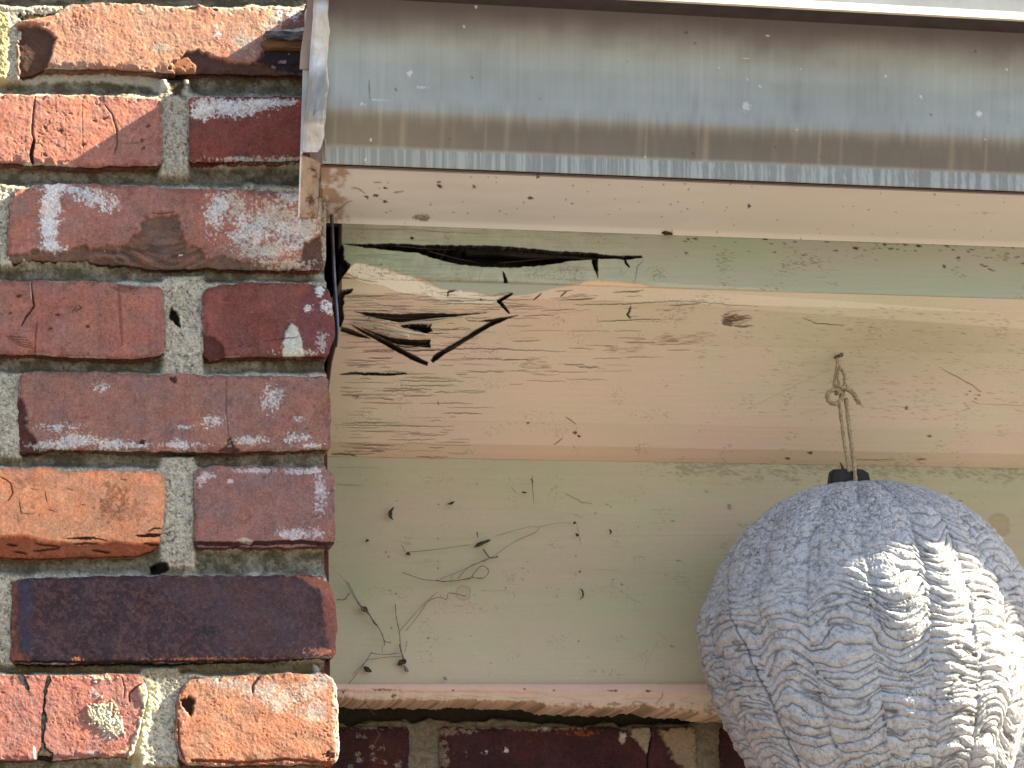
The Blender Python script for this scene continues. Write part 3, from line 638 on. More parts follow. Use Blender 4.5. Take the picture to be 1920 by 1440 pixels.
def mk_fascia(p):
    p.put(sm(760, 640, p.px)*.35, A(122, 122, 100)); wood_noise(p, .10, 5)
    # the torn lower lip of the green board sags and curls forward
    dm = np.exp(-((p.px-920)/170)**2)*sm(478, 515, p.py); p.h += dm*4.5
    dm = sm(1240, 1100, p.px)
    n = fbm(p.px/14, p.py/22, 4, 8, .6); p.C *= (1+(n-.5)*.28*dm[...])[..., None]; p.h += (n-.5)*1.1*dm
    n = fbm(p.px/70, p.py/2.4, 3, 9, .6); p.C *= (1+(n-.5)*.22*dm)[..., None]; p.h += (n-.5)*.6*dm
    for k in range(26):        # fine checks across the bulge
        r = random.Random(k+300); x = 820+r.random()*420; y = 496+r.random()*34; p.line([(x, y), (x+r.uniform(-3, 3), y+r.uniform(8, 22))], 1.1, A(110, 106, 84), -.3, a=.5, seed=k)
    for k in range(40):
        r = random.Random(k+340); x = 650+r.random()*480; y = 425+r.random()*100; p.line([(x, y), (x+r.uniform(20, 90), y+r.uniform(0, 4))], 1.1, A(108, 100, 78), -.3, a=.5, seed=k)
    p.line([(630, 427), (700, 430), (780, 430), (850, 436)], 1.8, A(120, 105, 80), -.5, a=.7)
    x = p.px; edge = np.interp(p.px, GX, GY)+(fbm(p.px/18, p.px*0, 3, 4)-.5)*5
    # bead of light paint along the lower edge
    p.put(sm(1180, 1260, x)*sm(edge-11, edge-8, p.py)*sm(edge+5, edge+1, p.py)*.5, A(172, 172, 150), .8)
    below = sm(edge-1.2, edge+1.2, p.py)
    p.put(below*sm(1420, 1250, x), A(192, 166, 140), -1.0)
    p.poly(FLAKE, CHALK, -.8, 1.3, 3, ns=8)
    for k in range(12):
        r = random.Random(k+20); p.line([(680+r.random()*200, 505+r.random()*50), (700+r.random()*210, 508+r.random()*55)], 1.3, A(120, 100, 78), -.3, a=.5, seed=k)
    p.poly(SPLIT, DARK, -34, .9, 1.5, ns=9)
    p.poly(tri([(1528, 225), (1565, 228), (1560, 290), (1563, 368), (1548, 335), (1530, 285)]), DARK, -20, .8, .8)
    p.line(tri([(1715, 255), (1722, 280), (1740, 303)]), 3.4, DARK, -6); p.line(tri([(1820, 265), (1785, 300), (1770, 385)]), 1.3, A(100, 92, 70), -.4)
    p.line(tri([(1740, 300), (1700, 350)]), 1, A(110, 100, 80), -.3, a=.6)
    p.poly(tri([(1020, 335), (1035, 350), (1048, 388), (1074, 438), (1050, 446), (1032, 410), (1026, 370)]), DARK, -12, .7, .8)
    p.poly(tri([(100, 362), (150, 362), (250, 376), (340, 396), (346, 406), (220, 392), (150, 388), (100, 392)]), DARK, -14, .8, 1)
    p.poly(tri([(125, 170), (136, 200), (132, 260), (170, 290), (150, 330), (110, 380), (80, 300), (90, 170)]), DARK, -14, 1, 3, ns=6)
    p.blob(763, 537, 16, 7, BROWN, 1, .35, .1, 6, h=-3, spread=1.4); p.line([(725, 538), (765, 540), (780, 541)], 3, BROWN, -2)
    # specks under the gutter
    for k in range(60):
        r = random.Random(k+500); x0 = 1230+r.random()**.6*700; y0 = 445+(x0-1230)*.025+r.expovariate(1/12.); p.blob(x0, y0, r.uniform(1.5, 4.5), r.uniform(1.2, 2.4), A(66, 58, 48), .9, .35, .1, 5, seed=k)
    grime(p, .80, 40, .5)
    for (x, y) in [(1435, 447), (1583, 450), (1605, 466), (1660, 459), (1722, 461), (1797, 483), (1757, 450), (772, 446), (1770, 499)]: p.blob(x, y, 4, 3, A(46, 40, 36), 1, .3, .1, 6, seed=x)
rowsF = [405, 470, 524, 530, 533]
P, p = board(rowsF, [YF, YF, YF, YF+.0008, YF+.002], [(400, 641), (600, 641)], GREEN, mk_fascia, 1.15, seed=1)
finish_board('fascia_board', P, p, M_PAINT, .02, 'grey green fascia board with a long black split')

def mk_soffit(p):
    wood_noise(p, .05, 15)
    x, y = p.px, p.py
    p.put(sm(900, 1000, x)*sm(1350, 1150, x)*.15, A(200, 168, 142))
    # greener grime patch on the right
    q = np.exp(-((x-1690)/210)**2-((y-640)/80)**2); p.put(q*.75*(.6+.4*fbm(x/30, y/16, 3, 17)), A(150, 142, 114))
    p.put(sm(1240, 1300, x)*sm(3., 0., np.abs(y-(562+(x-1240)*.05)))*.0, GREEN)
    top = np.interp(x, GX, GY); edge = top+(fbm(x/18, x*0, 3, 4)-.5)*5
    p.put(sm(top+6, top-2, y)*sm(1280, 1240, x)*0, GREEN)
    s = sm(1150, 1500, x)*sm(top+34, top+30, y)*sm(top+2, top+6, y); p.put(s*.4, A(205, 192, 170), 1.2)
    below_g = sm(edge+1.2, edge-1.2, y)*sm(1300, 1240, x); p.put(below_g, GREEN, .4)
    p.poly(FLAKE, CHALK, -.6, 1.3, 3, ns=8)
    # weather checks following the grain: dense near the pier, thinning to the right
    for k in range(330):
        r = random.Random(k+700)
        t = r.random()**1.7; xx = 636+t*620; yy = 545+r.random()**1.15*320
        if yy > 700+.12*(1250-xx) and xx > 860: continue
        Ln = r.uniform(12, 90)*(1.1-t*.3); wdt = r.choice([.8, 1., 1., 1.3, 1.7]); sl = -.02+.05*r.random()-(.06 if yy < 600 and xx > 900 else 0)
        c = BROWN*1.8 if r.random() < .55 else A(112, 92, 74)
        p.line([(xx, yy), (xx+Ln*.5, yy+Ln*sl*.5+r.uniform(-1, 1)), (xx+Ln, yy+Ln*sl)], wdt+.3, c, -.5, a=r.uniform(.35, .9), seed=k)
    for k in range(420):        # short dashes in the dull patch at the right
        r = random.Random(k+2000); xx = r.gauss(1690, 150); yy = 575+r.random()*210+(xx-1650)*.02; Ln = r.uniform(3, 16)
        p.line([(xx, yy), (xx+Ln, yy+r.uniform(-1, 1.4))], 1.2, A(108, 96, 76), -.2, a=r.uniform(.2, .65), seed=k)
    for pts in [[(638, 702), (660, 700), (727, 702), (762, 701)], ]:
        p.line(pts, 4, DARK, -3)
    for pts, wd in [([(743, 657), (800, 657), (857, 654), (935, 654), (1000, 657), (1062, 660)], 1.6), ([(743, 658), (815, 657)], 1.8), ([(620, 852), (640, 851), (655, 852), (668, 856)], 4), ([(700, 870), (712, 860)], 3), ([(800, 567), (900, 563), (1000, 561)], 1.4), ([(1075, 572), (1200, 569), (1260, 564)], 1.8), ([(1060, 563), (1110, 561)], 1.6), ([(1120, 603), (1180, 600), (1240, 599)], 1.8), ([(980, 592), (1040, 591)], 1.4), ([(625, 797), (760, 799), (850, 800)], 1.4), ([(650, 833), (740, 836)], 1.4), ([(745, 714), (870, 715)], 1.6), ([(750, 724), (850, 722)], 1.4), ([(1290, 565), (1420, 575)], 1)]:
        p.line(pts, wd, BROWN*1.3, -.8, a=.85)
    for pts in ([(1060, 782), (1080, 796)], [(1038, 834), (1055, 822)], [(1505, 596), (1530, 606), (1580, 610)], [(660, 744), (672, 743), (666, 750)], [(715, 747), (738, 750)], [(820, 752), (823, 760)]): p.line(pts, 1.8, A(90, 78, 60), -.3)
    p.line([(1760, 688), (1800, 710), (1824, 722), (1840, 736), (1824, 752), (1838, 758)], 1.6, A(100, 80, 62), .3); p.line([(1824, 728), (1810, 742)], 1.3, A(100, 80, 62), .3)
    p.line([(1806, 752), (1818, 768)], 1.2, A(100, 80, 62)); p.line([(1400, 768), (1480, 728), (1540, 700)], 1., A(130, 112, 90), 0, a=.6); p.line([(1840, 758), (1920, 760)], 1.2, A(100, 86, 66), a=.6)
    # splintered end by the pier
    K = lambda pts, h=-10, c=BROWN, n=.8, s=.8: p.poly(tri(pts), c, h, s, n)
    K([(195, 553), (300, 560), (450, 568), (600, 561), (780, 567), (935, 559), (780, 577), (640, 602), (500, 614), (430, 612), (330, 592), (250, 572)], -9)
    K([(440, 630), (560, 620), (630, 621), (620, 640), (637, 660), (600, 674), (530, 655), (470, 640)], -10, DARK, 2)
    K([(250, 650), (400, 700), (520, 712), (622, 710), (618, 732), (622, 756), (530, 747), (430, 737), (350, 702)], -9)
    K([(165, 620), (300, 682), (400, 728), (500, 783), (607, 838), (604, 858), (520, 826), (400, 760), (300, 703), (215, 655)], -11)
    K([(116, 636), (180, 654), (285, 706), (200, 690), (116, 662)], -10)
    K([(1112, 574), (1000, 590), (880, 608), (960, 610), (880, 655), (780, 718), (640, 798), (624, 826), (635, 840), (700, 793), (850, 702), (960, 636), (1060, 592)], -9)
    K([(270, 588), (340, 598), (432, 616), (430, 632), (340, 618), (290, 604)], 3, CHALK*.95)
    K([(180, 610), (320, 620), (450, 652), (600, 680), (595, 690), (480, 676), (320, 636)], 2.5, CHALK*.9)
    K([(320, 642), (400, 662), (496, 682), (492, 702), (420, 694), (340, 664)], 3.5, CHALK)
    K([(470, 610), (640, 604), (760, 590), (640, 622), (480, 622)], 1, CHALK*.7)
    K([(118, 432), (186, 424), (180, 446), (140, 460), (128, 520), (134, 580), (118, 640), (100, 640), (106, 500)], -12, DARK, 2)
    p.line(tri([(1082, 450), (1005, 495), (1025, 515), (1065, 562)]), 5.5, DARK, -7, n=.3)
    p.line(tri([(1748, 520), (1742, 548), (1730, 568), (1748, 590)]), 3.6, BROWN, -2); p.line(tri([(1200, 488), (1246, 452)]), 2.6, BROWN, -1); p.line(tri([(1352, 470), (1388, 438)]), 2.4, BROWN, -1)
    p.line(tri([(720, 466), (722, 440), (760, 436)]), 3, BROWN, -1.5); p.line(tri([(900, 480), (915, 488)]), 2.4, BROWN, -1)
    for k in range(18):
        r = random.Random(k+90); x0 = 660+r.random()*300; y0 = 545+r.random()*60; p.line([(x0, y0), (x0+r.uniform(20, 80), y0+r.uniform(-3, 6))], 1.3, BROWN*1.5, -.6, a=.7, seed=k)
    # knot and stains
    for k in range(34):
        r = random.Random(k+1200); x0 = 1352+r.random()*36; y0 = r.gauss(600, 7); p.line([(x0, y0), (x0+r.uniform(10, 28), y0-r.uniform(0, 5))], r.uniform(1, 2.6), A(92, 56, 42), -.6, a=.8, seed=k)
    p.poly([(1352, 600), (1362, 596), (1374, 602), (1372, 612), (1356, 610)], A(60, 36, 30), -1.5, 2, 2, a=.8)
    for k in range(44):
        r = random.Random(k+1300); x0 = r.gauss(1270, 30); y0 = r.gauss(636, 7); p.line([(x0, y0), (x0+r.uniform(8, 30), y0-r.uniform(0, 3))], r.uniform(1, 2), A(128, 92, 72), -.2, a=.5, seed=k)
    for k in range(30):
        r = random.Random(k+1400); x0 = r.gauss(985, 22); y0 = r.gauss(682, 8); p.line([(x0, y0), (x0+r.uniform(8, 24), y0+r.uniform(-1, 2))], 1.4, A(118, 98, 80), -.2, a=.5, seed=k)
    for k in range(30):
        r = random.Random(k+1500); x0 = r.gauss(1160, 30); y0 = r.gauss(652, 5); p.line([(x0, y0), (x0+r.uniform(8, 24), y0+r.uniform(-1, 2))], 1.2, A(128, 104, 86), -.2, a=.5, seed=k)
    p.line([(1600, 862), (1680, 862)], 1.6, A(128, 96, 62), -.3); p.line([(1718, 862), (1735, 861)], 4, A(130, 96, 60), -.5)
    for (x0, y0) in [(990, 793), (1078, 812), (1086, 818), (1520, 848), (1478, 860), (1742, 818), (1700, 765)]: p.blob(x0, y0, 4, 3, A(80, 66, 50), 1, .35, .1, 5, seed=x0)
    grime(p, .84, 60, .35); p.put(sm(700, 640, x)*.22, A(128, 120, 96))
    p.h += -1.4*sm(10, 0, np.abs(y-(edge+2)))*0
cv = lambda a, b, t: a+(b-a)*t
rowsS = [533, 560, 570, 640, 720, 790, 835, 852, 862]
yS = [YF+.002, YF+.0075, YF+.012, YF+.040, YF+.068, YF+.092, YF+.110, YF+.120, YB-.0004]
P, p = board(rowsS, yS, [(530, 641), (590, 640), (640, 634), (690, 622), (740, 616), (870, 610)], BEIGE, mk_soffit, 1.15)
finish_board('soffit_board', P, p, M_PAINT, .03, 'pinkish cream sloping board, cracked and splintered near the brick pier')

def mk_frieze(p):
    wood_noise(p, .05, 25); x, y = p.px, p.py; bm = fbm(x/300, y/5, 4, 24, .7); p.h += (bm-.5)*.5; p.C *= (1+(bm-.5)*.07)[..., None]
    p.put(sm(760, 660, x)*.4, A(128, 130, 104)); p.put(sm(1060, 1270, y)*.35, A(176, 172, 148))  # paler towards the bottom: ground bounce light put into the board colour
    q = fbm(x/18, y/12, 4, 26, .6)*sm(940, 870, y)*sm(1150, 1300, x)
    g = vn(x/2.6, y/2.2, 27); p.put(sm(.25, .5, q*g*1.6)*.55, A(104, 96, 74))
    q = fbm(x/22, y/14, 4, 28, .6)*np.exp(-((x-1330)/70)**2-((y-900)/22)**2); p.put(sm(.2, .6, q)*.35, A(150, 128, 100)); 
    for (cx, cy, r) in [(869, 1112, 15), (1872, 985, 24)]:         # nail heads under the paint
        d = np.hypot((x-cx), (y-cy)); n = (fbm(x/8, y/8, 3, 29)-.5)*3
        p.put(sm(3.2, .8, np.abs(d+n-r*.85))*.38, A(122, 96, 72), .3); p.put(sm(2.5, .6, np.abs(d+n-r*.4))*.3, A(122, 96, 72)); p.put(sm(r, r-3, d)*(.12 if r < 20 else .5), A(136, 116, 82), -.4)
    F = lambda pts, w=1.4, c=A(84, 74, 56), a=.75, h=.3: p.line([(600+u/2.483, 860+v/2.483) for u, v in pts], w, c, h, a)
    F([(340, 385), (350, 380), (420, 400)], 1.2, a=.4); F([(440, 490), (500, 475), (560, 480), (550, 495), (460, 505)], 5, A(140, 126, 98), .35)
    F([(890, 130), (915, 160)], 1.2); F([(1140, 162), (1180, 185), (1225, 205), (1265, 210)], 1.8); F([(1180, 260), (1215, 275)], 1.3, a=.5); F([(1195, 300), (1215, 400)], 1.3, a=.6)
    F([(1358, 560), (1358, 600), (1390, 603)], 1.1, a=.5); F([(1275, 515), (1400, 522)], 2.4, A(130, 120, 92), .5); F([(1430, 640), (1500, 680)], 1, a=.4)
    F([(1580, 800), (1560, 870), (1545, 905), (1515, 960), (1510, 1010)], 1.1, A(130, 124, 104), .6); F([(80, 40), (280, 44)], 1, a=.4); F([(80, 120), (200, 128)], 1.6, a=.6)
    F([(750, 615), (890, 618)], 1, a=.4); F([(1050, 270), (1160, 262), (1500, 262)], .8, a=.2)
    for k in range(70):
        r = random.Random(k+40); x0 = 640+r.random()*1250; y0 = 870+r.random()*400; p.blob(x0, y0, r.uniform(1, 2.6), r.uniform(1, 2.4), A(86, 76, 58), .8, .35, .1, 5, seed=k)
    grime(p, .87, 63, .4)
    # dried drips of paint on the lower edge
    for x0 in (985, 1075, 1090, 1260): p.line([(x0-20, 1277), (x0-5, 1270), (x0+8, 1275), (x0+24, 1278)], 1.2, A(190, 160, 135), .4, a=.5)
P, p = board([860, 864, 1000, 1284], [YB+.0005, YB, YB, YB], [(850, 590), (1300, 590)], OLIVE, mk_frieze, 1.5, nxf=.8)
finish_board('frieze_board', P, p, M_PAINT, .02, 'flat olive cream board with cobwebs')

LXE = [560, 640, 700, 750, 800, 860, 900, 960, 1000, 1020, 1060, 1080, 1100, 1150, 1200, 1230, 1290, 1330, 1400, 2600]
LYE = [1311, 1311, 1318, 1316, 1317, 1315, 1317, 1318, 1318, 1327, 1327, 1330, 1330, 1333, 1326, 1333, 1336, 1342, 1344, 1350]
def mk_trim(p):
    x, y = p.px, p.py; wood_noise(p, .03, 35)
    p.put(sm(1295, 1302, y+(fbm(x/60, y*0, 2, 3)-.5)*10)*.6, A(172, 158, 136), .5)
    n = fbm(x/22, y/9, 4, 36, .6); p.h += (n-.5)*3.*sm(1296, 1306, y); p.C *= (1+(n-.5)*.15)[..., None]
    q = fbm(x/9, y/6, 4, 37, .6)*sm(1300, 1322, y); p.put(sm(.45, .62, q)*.6, A(84, 74, 56), -.8)
    for (x0, y0, rx, ry) in [(723, 1293, 26, 2.4), (740, 1304, 5, 4), (848, 1295, 3, 2), (1038, 1294, 3, 2), (1150, 1295, 12, 2.4), (1215, 1296, 8, 2), (984, 1291, 3, 2)]: p.blob(x0, y0, rx, ry, A(88, 70, 52), 1, .35, .1, 5, seed=x0, h=-.6)
    p.line([(1244, 1296), (1240, 1308), (1228, 1322)], 1.4, A(110, 92, 68), -.3)
    for k in range(14):
        r = random.Random(k); x0 = 660+r.random()*640; p.line([(x0, 1303+r.random()*10), (x0+r.uniform(20, 70), 1305+r.random()*12)], 1.4, A(150, 128, 100), -.3, a=.6, seed=k)
rowsT = np.array([1281, 1283, 1290, 1298, 1304, 1312, 1320, 1325])
yT = np.array([YB-.001, YB-.0045, YB-.0055, YB-.0055, YB-.0035, YB-.0030, YB-.0015, YB+.004])
rws = np.concatenate([np.linspace(rowsT[i], rowsT[i+1], 6, endpoint=False) for i in range(7)]+[[1325]]); yws = np.interp(rws, rowsT, yT)
px0 = np.arange(585, 2300, 2.0); L0 = at(1000, rws, yws)
XX = at(px0, 1300, YB)[:, 0]
P = np.zeros((len(rws), len(px0), 3)); P[..., 0] = XX[None]; P[..., 1] = L0[:, None, 1]; P[..., 2] = L0[:, None, 2]
px, py = proj(P)
low = np.interp(px[-1], LXE, LYE)+(fbm(px0/9, px0*0, 4, 71, .65)-.5)*9
kz = (low-1283)/(py[-1]-1283); t = np.clip((py-1283)/(py[-1]-1283), 0, 1)
zz = P[..., 2]; zt_ = zz[1][None]; P[..., 2] = np.where(zz < zt_, zt_+(zz-zt_)*kz[None], zz)
px, py = proj(P); p = Paint(px, py, A(184, 156, 140)); mk_trim(p); P[..., 1] -= p.h*.0006
finish_board('bottom_trim', P, p, M_PAINT, .05, 'pinkish strip with lumpy caulk along the lower edge')
# what the split shows: a split batten, a black box at the end of the boards
M_ROT = mat('rotten_wood', (.062, .044, .036), .95, (.012, .009, .008), 40, 250, .002, stretch=(.3, 1, 3))
v, f = prism_px([(868, 455), (1000, 458), (1160, 472), (1180, 492), (1060, 484), (1000, 484), (930, 477), (876, 478)], YF+.010, .006)
poly_obj('inner_batten', [(v, f, 0)], M_ROT, eaves)
M_SPL = mat('splintered_painted_wood', (.66, .60, .50), .8, (.40, .33, .25), 160, 400, .0008, stretch=(.2, 1, 3))
M_SPD = mat('bare_dark_wood', (.085, .058, .042), .9, (.04, .028, .02), 120, 400, .0012, stretch=(.2, 1, 3))
def yboard(y): return float(np.interp(y, rowsS, yS)) if y > 533 else YF
def splinter(pts, wd, lift, m):
    """a torn sliver: flat, tapered at its free end, standing off the board"""
    n = 14; V = []; F = []; r = random.Random(int(pts[0][0]*7+pts[0][1]))
    P_ = smooth_path([(a, b, 0) for a, b in tri(pts)], 6); n = len(P_)
    for i, q in enumerate(P_):
        t = i/(n-1); h_ = wd*(min(1, t*5+.35))*(1-.75*t**2)*(.8+.35*r.random()); Y = yboard(q[1])-.0008-lift*math.sin(t*2.2)
        for (dy, dY) in ((-h_/2, .0002), (0, -.0009), (h_/2, .0002), (0, .0013)):
            V.append(at(q[0], q[1]+dy, Y+dY))
    for i in range(n-1):
        for k_ in range(4): F.append((i*4+k_, i*4+(k_+1) % 4, (i+1)*4+(k_+1) % 4, (i+1)*4+k_))
    F += [(3, 2, 1, 0), tuple(range((n-1)*4, n*4))]
    return poly_obj('splinter', [(V, F, 0)], m, eaves)
for pts, wd, lift, m in [([(270, 592), (350, 604), (436, 622)], 5.5, .0025, M_SPL), ([(190, 612), (330, 640), (450, 668), (590, 686)], 4.5, .004, M_SPL), ([(300, 640), (390, 668), (492, 694)], 6.5, .0035, M_SPL),
                         ([(440, 622), (540, 606), (680, 590), (800, 582)], 3.5, .0015, M_SPL), ([(180, 630), (260, 668), (330, 708)], 3., .003, M_SPD), ([(260, 575), (420, 590), (560, 588)], 2.4, .001, M_SPD),
                         ([(420, 742), (500, 752), (610, 742)], 2.6, .001, M_SPD), ([(230, 640), (330, 690), (470, 770), (560, 822)], 2.4, .001, M_SPD), ([(700, 778), (800, 724), (900, 662)], 2.2, .0008, M_SPD),
                         ([(150, 338), (230, 372), (330, 388)], 3.2, .002, M_SPL), ([(600, 210), (760, 252), (900, 280)], 2.6, .0005, M_SPD), ([(1000, 280), (1150, 268), (1300, 252)], 2.2, .0005, M_SPD), ([(420, 182), (600, 200), (760, 205)], 2.2, .0005, M_SPD)]:
    splinter(pts, wd, lift, m)
M_VOID = mat('void_black', (.010, .010, .012), .9)
a = at(560, 380, .22); b = at(720, 900, .22)
v, f = box(a[0], b[0]-.02, .20, .235, b[2]+.02, a[2]+.05)
poly_obj('void_backing', [(v, f, 0)], M_VOID, eaves)  # black box added to stand in for the shade inside the gap

# flashing strip squeezed between pier and boards
fl = smooth_path([at(621, 380, .045), at(623, 430, .045), at(625, 480, .045), at(628, 540, .045), at(631, 580, .045), at(633, 620, .045), at(631, 650, .046)], 6)
Vv = []; Ff = []
for i, q in enumerate(fl):
    wd = .0024*(1-.5*max(0, (i-len(fl)*.7)/(len(fl)*.3))); tw = .4*math.sin(i*.35)*.001
    for (dx, dy) in ((-wd/2, tw), (wd/2, -.0012), (wd/2, .0012), (-wd/2, tw+.002)): Vv.append((q[0]+dx, q[1]+dy, q[2]))
for i in range(len(fl)-1):
    for k_ in range(4): Ff.append((i*4+k_, i*4+(k_+1) % 4, (i+1)*4+(k_+1) % 4, (i+1)*4+k_))
M_FLASH = mat('dull_flashing', (.20, .22, .26), .35, (.10, .11, .13), 90, 300, .0002, metal=.6)
o = poly_obj('metal_flashing', [(Vv, Ff, 0)], M_FLASH, None, True); tag(o, 'thin grey metal strip in the black gap between brick pier and split board', 'metal flashing')

# ------------------------------------------------------------------ gutter
gut = empty('gutter', tuple(at(1000, 325, -.07)), 'dirty grey metal gutter with streaked front and cream underside, ending at the brick pier', 'gutter')
rowsG = [-14, 4, 26, 60, 95, 130, 165, 190, 208, 224, 246, 268, 287, 291, 300, 318, 322]
yG = [-.108, -.1075, -.1035, -.0955, -.0895, -.0880, -.0905, -.0940, -.0962, -.0960, -.0885, -.0820, -.0776, -.0765, -.0768, -.0770, -.0765]
rG = np.concatenate([np.linspace(rowsG[i], rowsG[i+1], max(3, int((rowsG[i+1]-rowsG[i])/2.5)), endpoint=False) for i in range(len(rowsG)-1)]+[[rowsG[-1]]])
# rounded profile
ygr = np.interp(rG, rowsG, yG); kk = np.exp(-(np.arange(-6, 7)/4.)**2); kk /= kk.sum(); sel = (rG > 10) & (rG < 282)
ys = np.convolve(np.pad(ygr, 6, 'edge'), kk, 'valid'); ygr = np.where(sel, ys, ygr)
L0 = at(1000, rG, ygr)
pxs = np.r_[np.arange(608, 1300, 1.6), np.arange(1300, 2700, 2.4)]
XG = at(pxs, 200, -.09)[:, 0]
def sweep(L0, XG):
    P = np.zeros((len(L0), len(XG), 3)); P[..., 0] = XG[None]; P[..., 1] = L0[:, None, 1]; P[..., 2] = L0[:, None, 2]; return P
P = sweep(L0, XG); px, py = proj(P)
p = Paint(px, py, A(136, 139, 134)); R = rG[:, None]+0*px
q = px*1.0
st = fbm(q/9, R/260, 4, 91, .65); st2 = fbm(q/3.2, R/140, 3, 92, .6); bl = fbm(q/60, R/60, 3, 93)
p.C *= (1+(st-.5)*.20+(st2-.5)*.13+(bl-.5)*.2+(fbm(q/230, R/60, 3, 97)-.5)*.25)[..., None]
# brown ground reflection on the lower curve and shade under the lip, both painted in; the bottom strip is washed in streaks
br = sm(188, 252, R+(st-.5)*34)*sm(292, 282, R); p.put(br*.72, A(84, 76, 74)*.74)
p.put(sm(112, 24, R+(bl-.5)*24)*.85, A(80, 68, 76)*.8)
stp = fbm(q/5.5, R*0, 4, 95, .7); m = sm(288, 292, R); p.C *= (1-.16*m)[..., None]; p.put(m*sm(.62, .38, stp)*.34, A(78, 80, 78)); p.put(m*sm(.5, .68, stp)*.24, A(176, 182, 182))
p.put(sm(1060, 640, px)*sm(150, 260, R)*.3, A(128, 120, 98))
for k in range(34):
    r = random.Random(k+5); x0 = 620+r.random()*1290; r0_ = r.uniform(90, 230); wd = r.uniform(2, 7)
    mm = np.exp(-((px-x0-(R-r0_)*-.05)/wd)**2)*sm(r0_-30, r0_+40, R)*sm(300, 280, R); p.put(mm*r.uniform(.03, .2), A(170, 162, 146) if r.random() < .6 else A(84, 80, 72))
for k in range(34):
    r = random.Random(k+900); p.blob(620+r.random()*1290, 30+r.random()*290, r.uniform(1, 2.6), r.uniform(1, 2.4), WHITE if r.random() < .6 else A(60, 56, 50), .8, .3, .1, 5, seed=k)
for (x0, y0, rx, ry, c) in [(768, 137, 5, 6, .9), (1399, 199, 7, 8, .6), (1836, 213, 5, 5, .9), (790, 164, 14, 2, .6), (715, 187, 20, 1.6, .5), (680, 195, 4, 3, .9), (892, 13, 3, 3, .9)]: p.blob(x0, y0, rx, ry, WHITE, c, .35, .1, 4, seed=x0)
p.line([(692, 150), (693, 188)], 2.2, A(70, 68, 60), 0, a=.7)
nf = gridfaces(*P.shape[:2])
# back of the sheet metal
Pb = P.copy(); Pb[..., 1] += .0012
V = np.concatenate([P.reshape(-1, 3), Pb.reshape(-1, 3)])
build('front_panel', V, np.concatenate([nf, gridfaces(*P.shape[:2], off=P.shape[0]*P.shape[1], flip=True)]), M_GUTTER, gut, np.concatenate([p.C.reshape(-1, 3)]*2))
# flat underside, painted cream
z0 = L0[-1][2]; y0_ = L0[-1][1]
ny = 60
yu = np.linspace(y0_+.0006, YF-.0005, ny); zu = z0+np.zeros(ny); zu[0:3] += np.array([-.0022, -.0026, -.0012]); zu[-4:] -= np.array([0, .0006, .0014, .003])
Lu = np.stack([yu*0, yu, zu], -1)
Xst = at(np.interp(yu, [y0_, YF], [602, 598]), np.interp(yu, [y0_, YF], [305, 408]), yu)[:, 0]
tt = np.linspace(0, 1, 760); xe = XG[-1]
P = np.zeros((ny, len(tt), 3)); P[..., 0] = Xst[:, None]+(xe-Xst[:, None])*tt[None]; P[..., 1] = yu[:, None]; P[..., 2] = zu[:, None]
px, py = proj(P); p = Paint(px, py, A(224, 204, 206))
n = fbm(px/120, py/14, 3, 45); p.C *= (1+(n-.5)*.12)[..., None]; p.put(sm(1000, 1600, px)*.35, A(196, 182, 156))
p.put(np.broadcast_to(sm(3, 0, np.arange(ny))[:, None], px.shape)*.8, A(98, 78, 72))
ru = fbm(px/16, py/12, 4, 46, .65)*sm(700, 605, px); p.put(sm(.22, .5, ru)*.75, A(140, 100, 66)); p.put(sm(606, 600, px)*.5, A(110, 72, 44))
for pts in ([(625, 402), (650, 380), (662, 376)], [(657, 352), (672, 354), (684, 362)], [(700, 343), (716, 341)], [(738, 362), (757, 359)], [(600, 318), (603, 360), (597, 405)]): p.line(pts, 2., A(92, 58, 42), -.2, a=.85)
for (x0, y0) in [(688, 370), (722, 352), (704, 367), (722, 378), (822, 341), (825, 349), (889, 349), (1008, 331), (1404, 386), (995, 371)]: p.blob(x0, y0, 4, 3, A(74, 46, 38), 1, .35, .1, 6, seed=x0)
p.blob(793, 408, 14, 4.5, A(96, 88, 68), .9, .3, .1, 8, spread=1.6); p.blob(1845, 399, 14, 3, A(150, 120, 96), .7, .4, .1, 5)
for k in range(120):
    r = random.Random(k+77); p.blob(620+r.random()*1290, 320+r.random()*130, r.uniform(.8, 2), r.uniform(.8, 1.8), A(96, 74, 60), .7, .35, .1, 5, seed=k)
Pb = P.copy(); Pb[..., 2] += .0012
build('underside', np.concatenate([P.reshape(-1, 3), Pb.reshape(-1, 3)]), np.concatenate([gridfaces(*P.shape[:2]), gridfaces(*P.shape[:2], off=P.shape[0]*P.shape[1], flip=True)]), M_UNDER, gut, np.concatenate([p.C.reshape(-1, 3)]*2))
# back sheet against the fascia
zt_g = L0[0][2]
v, f = box(Xst[0]+.004, xe, YF+.0295, YF+.031, z0+.004, zt_g-.004)
poly_obj('back_panel', [(v, f, 0)], mat('galvanised_back', (.25, .25, .25), .6), gut)
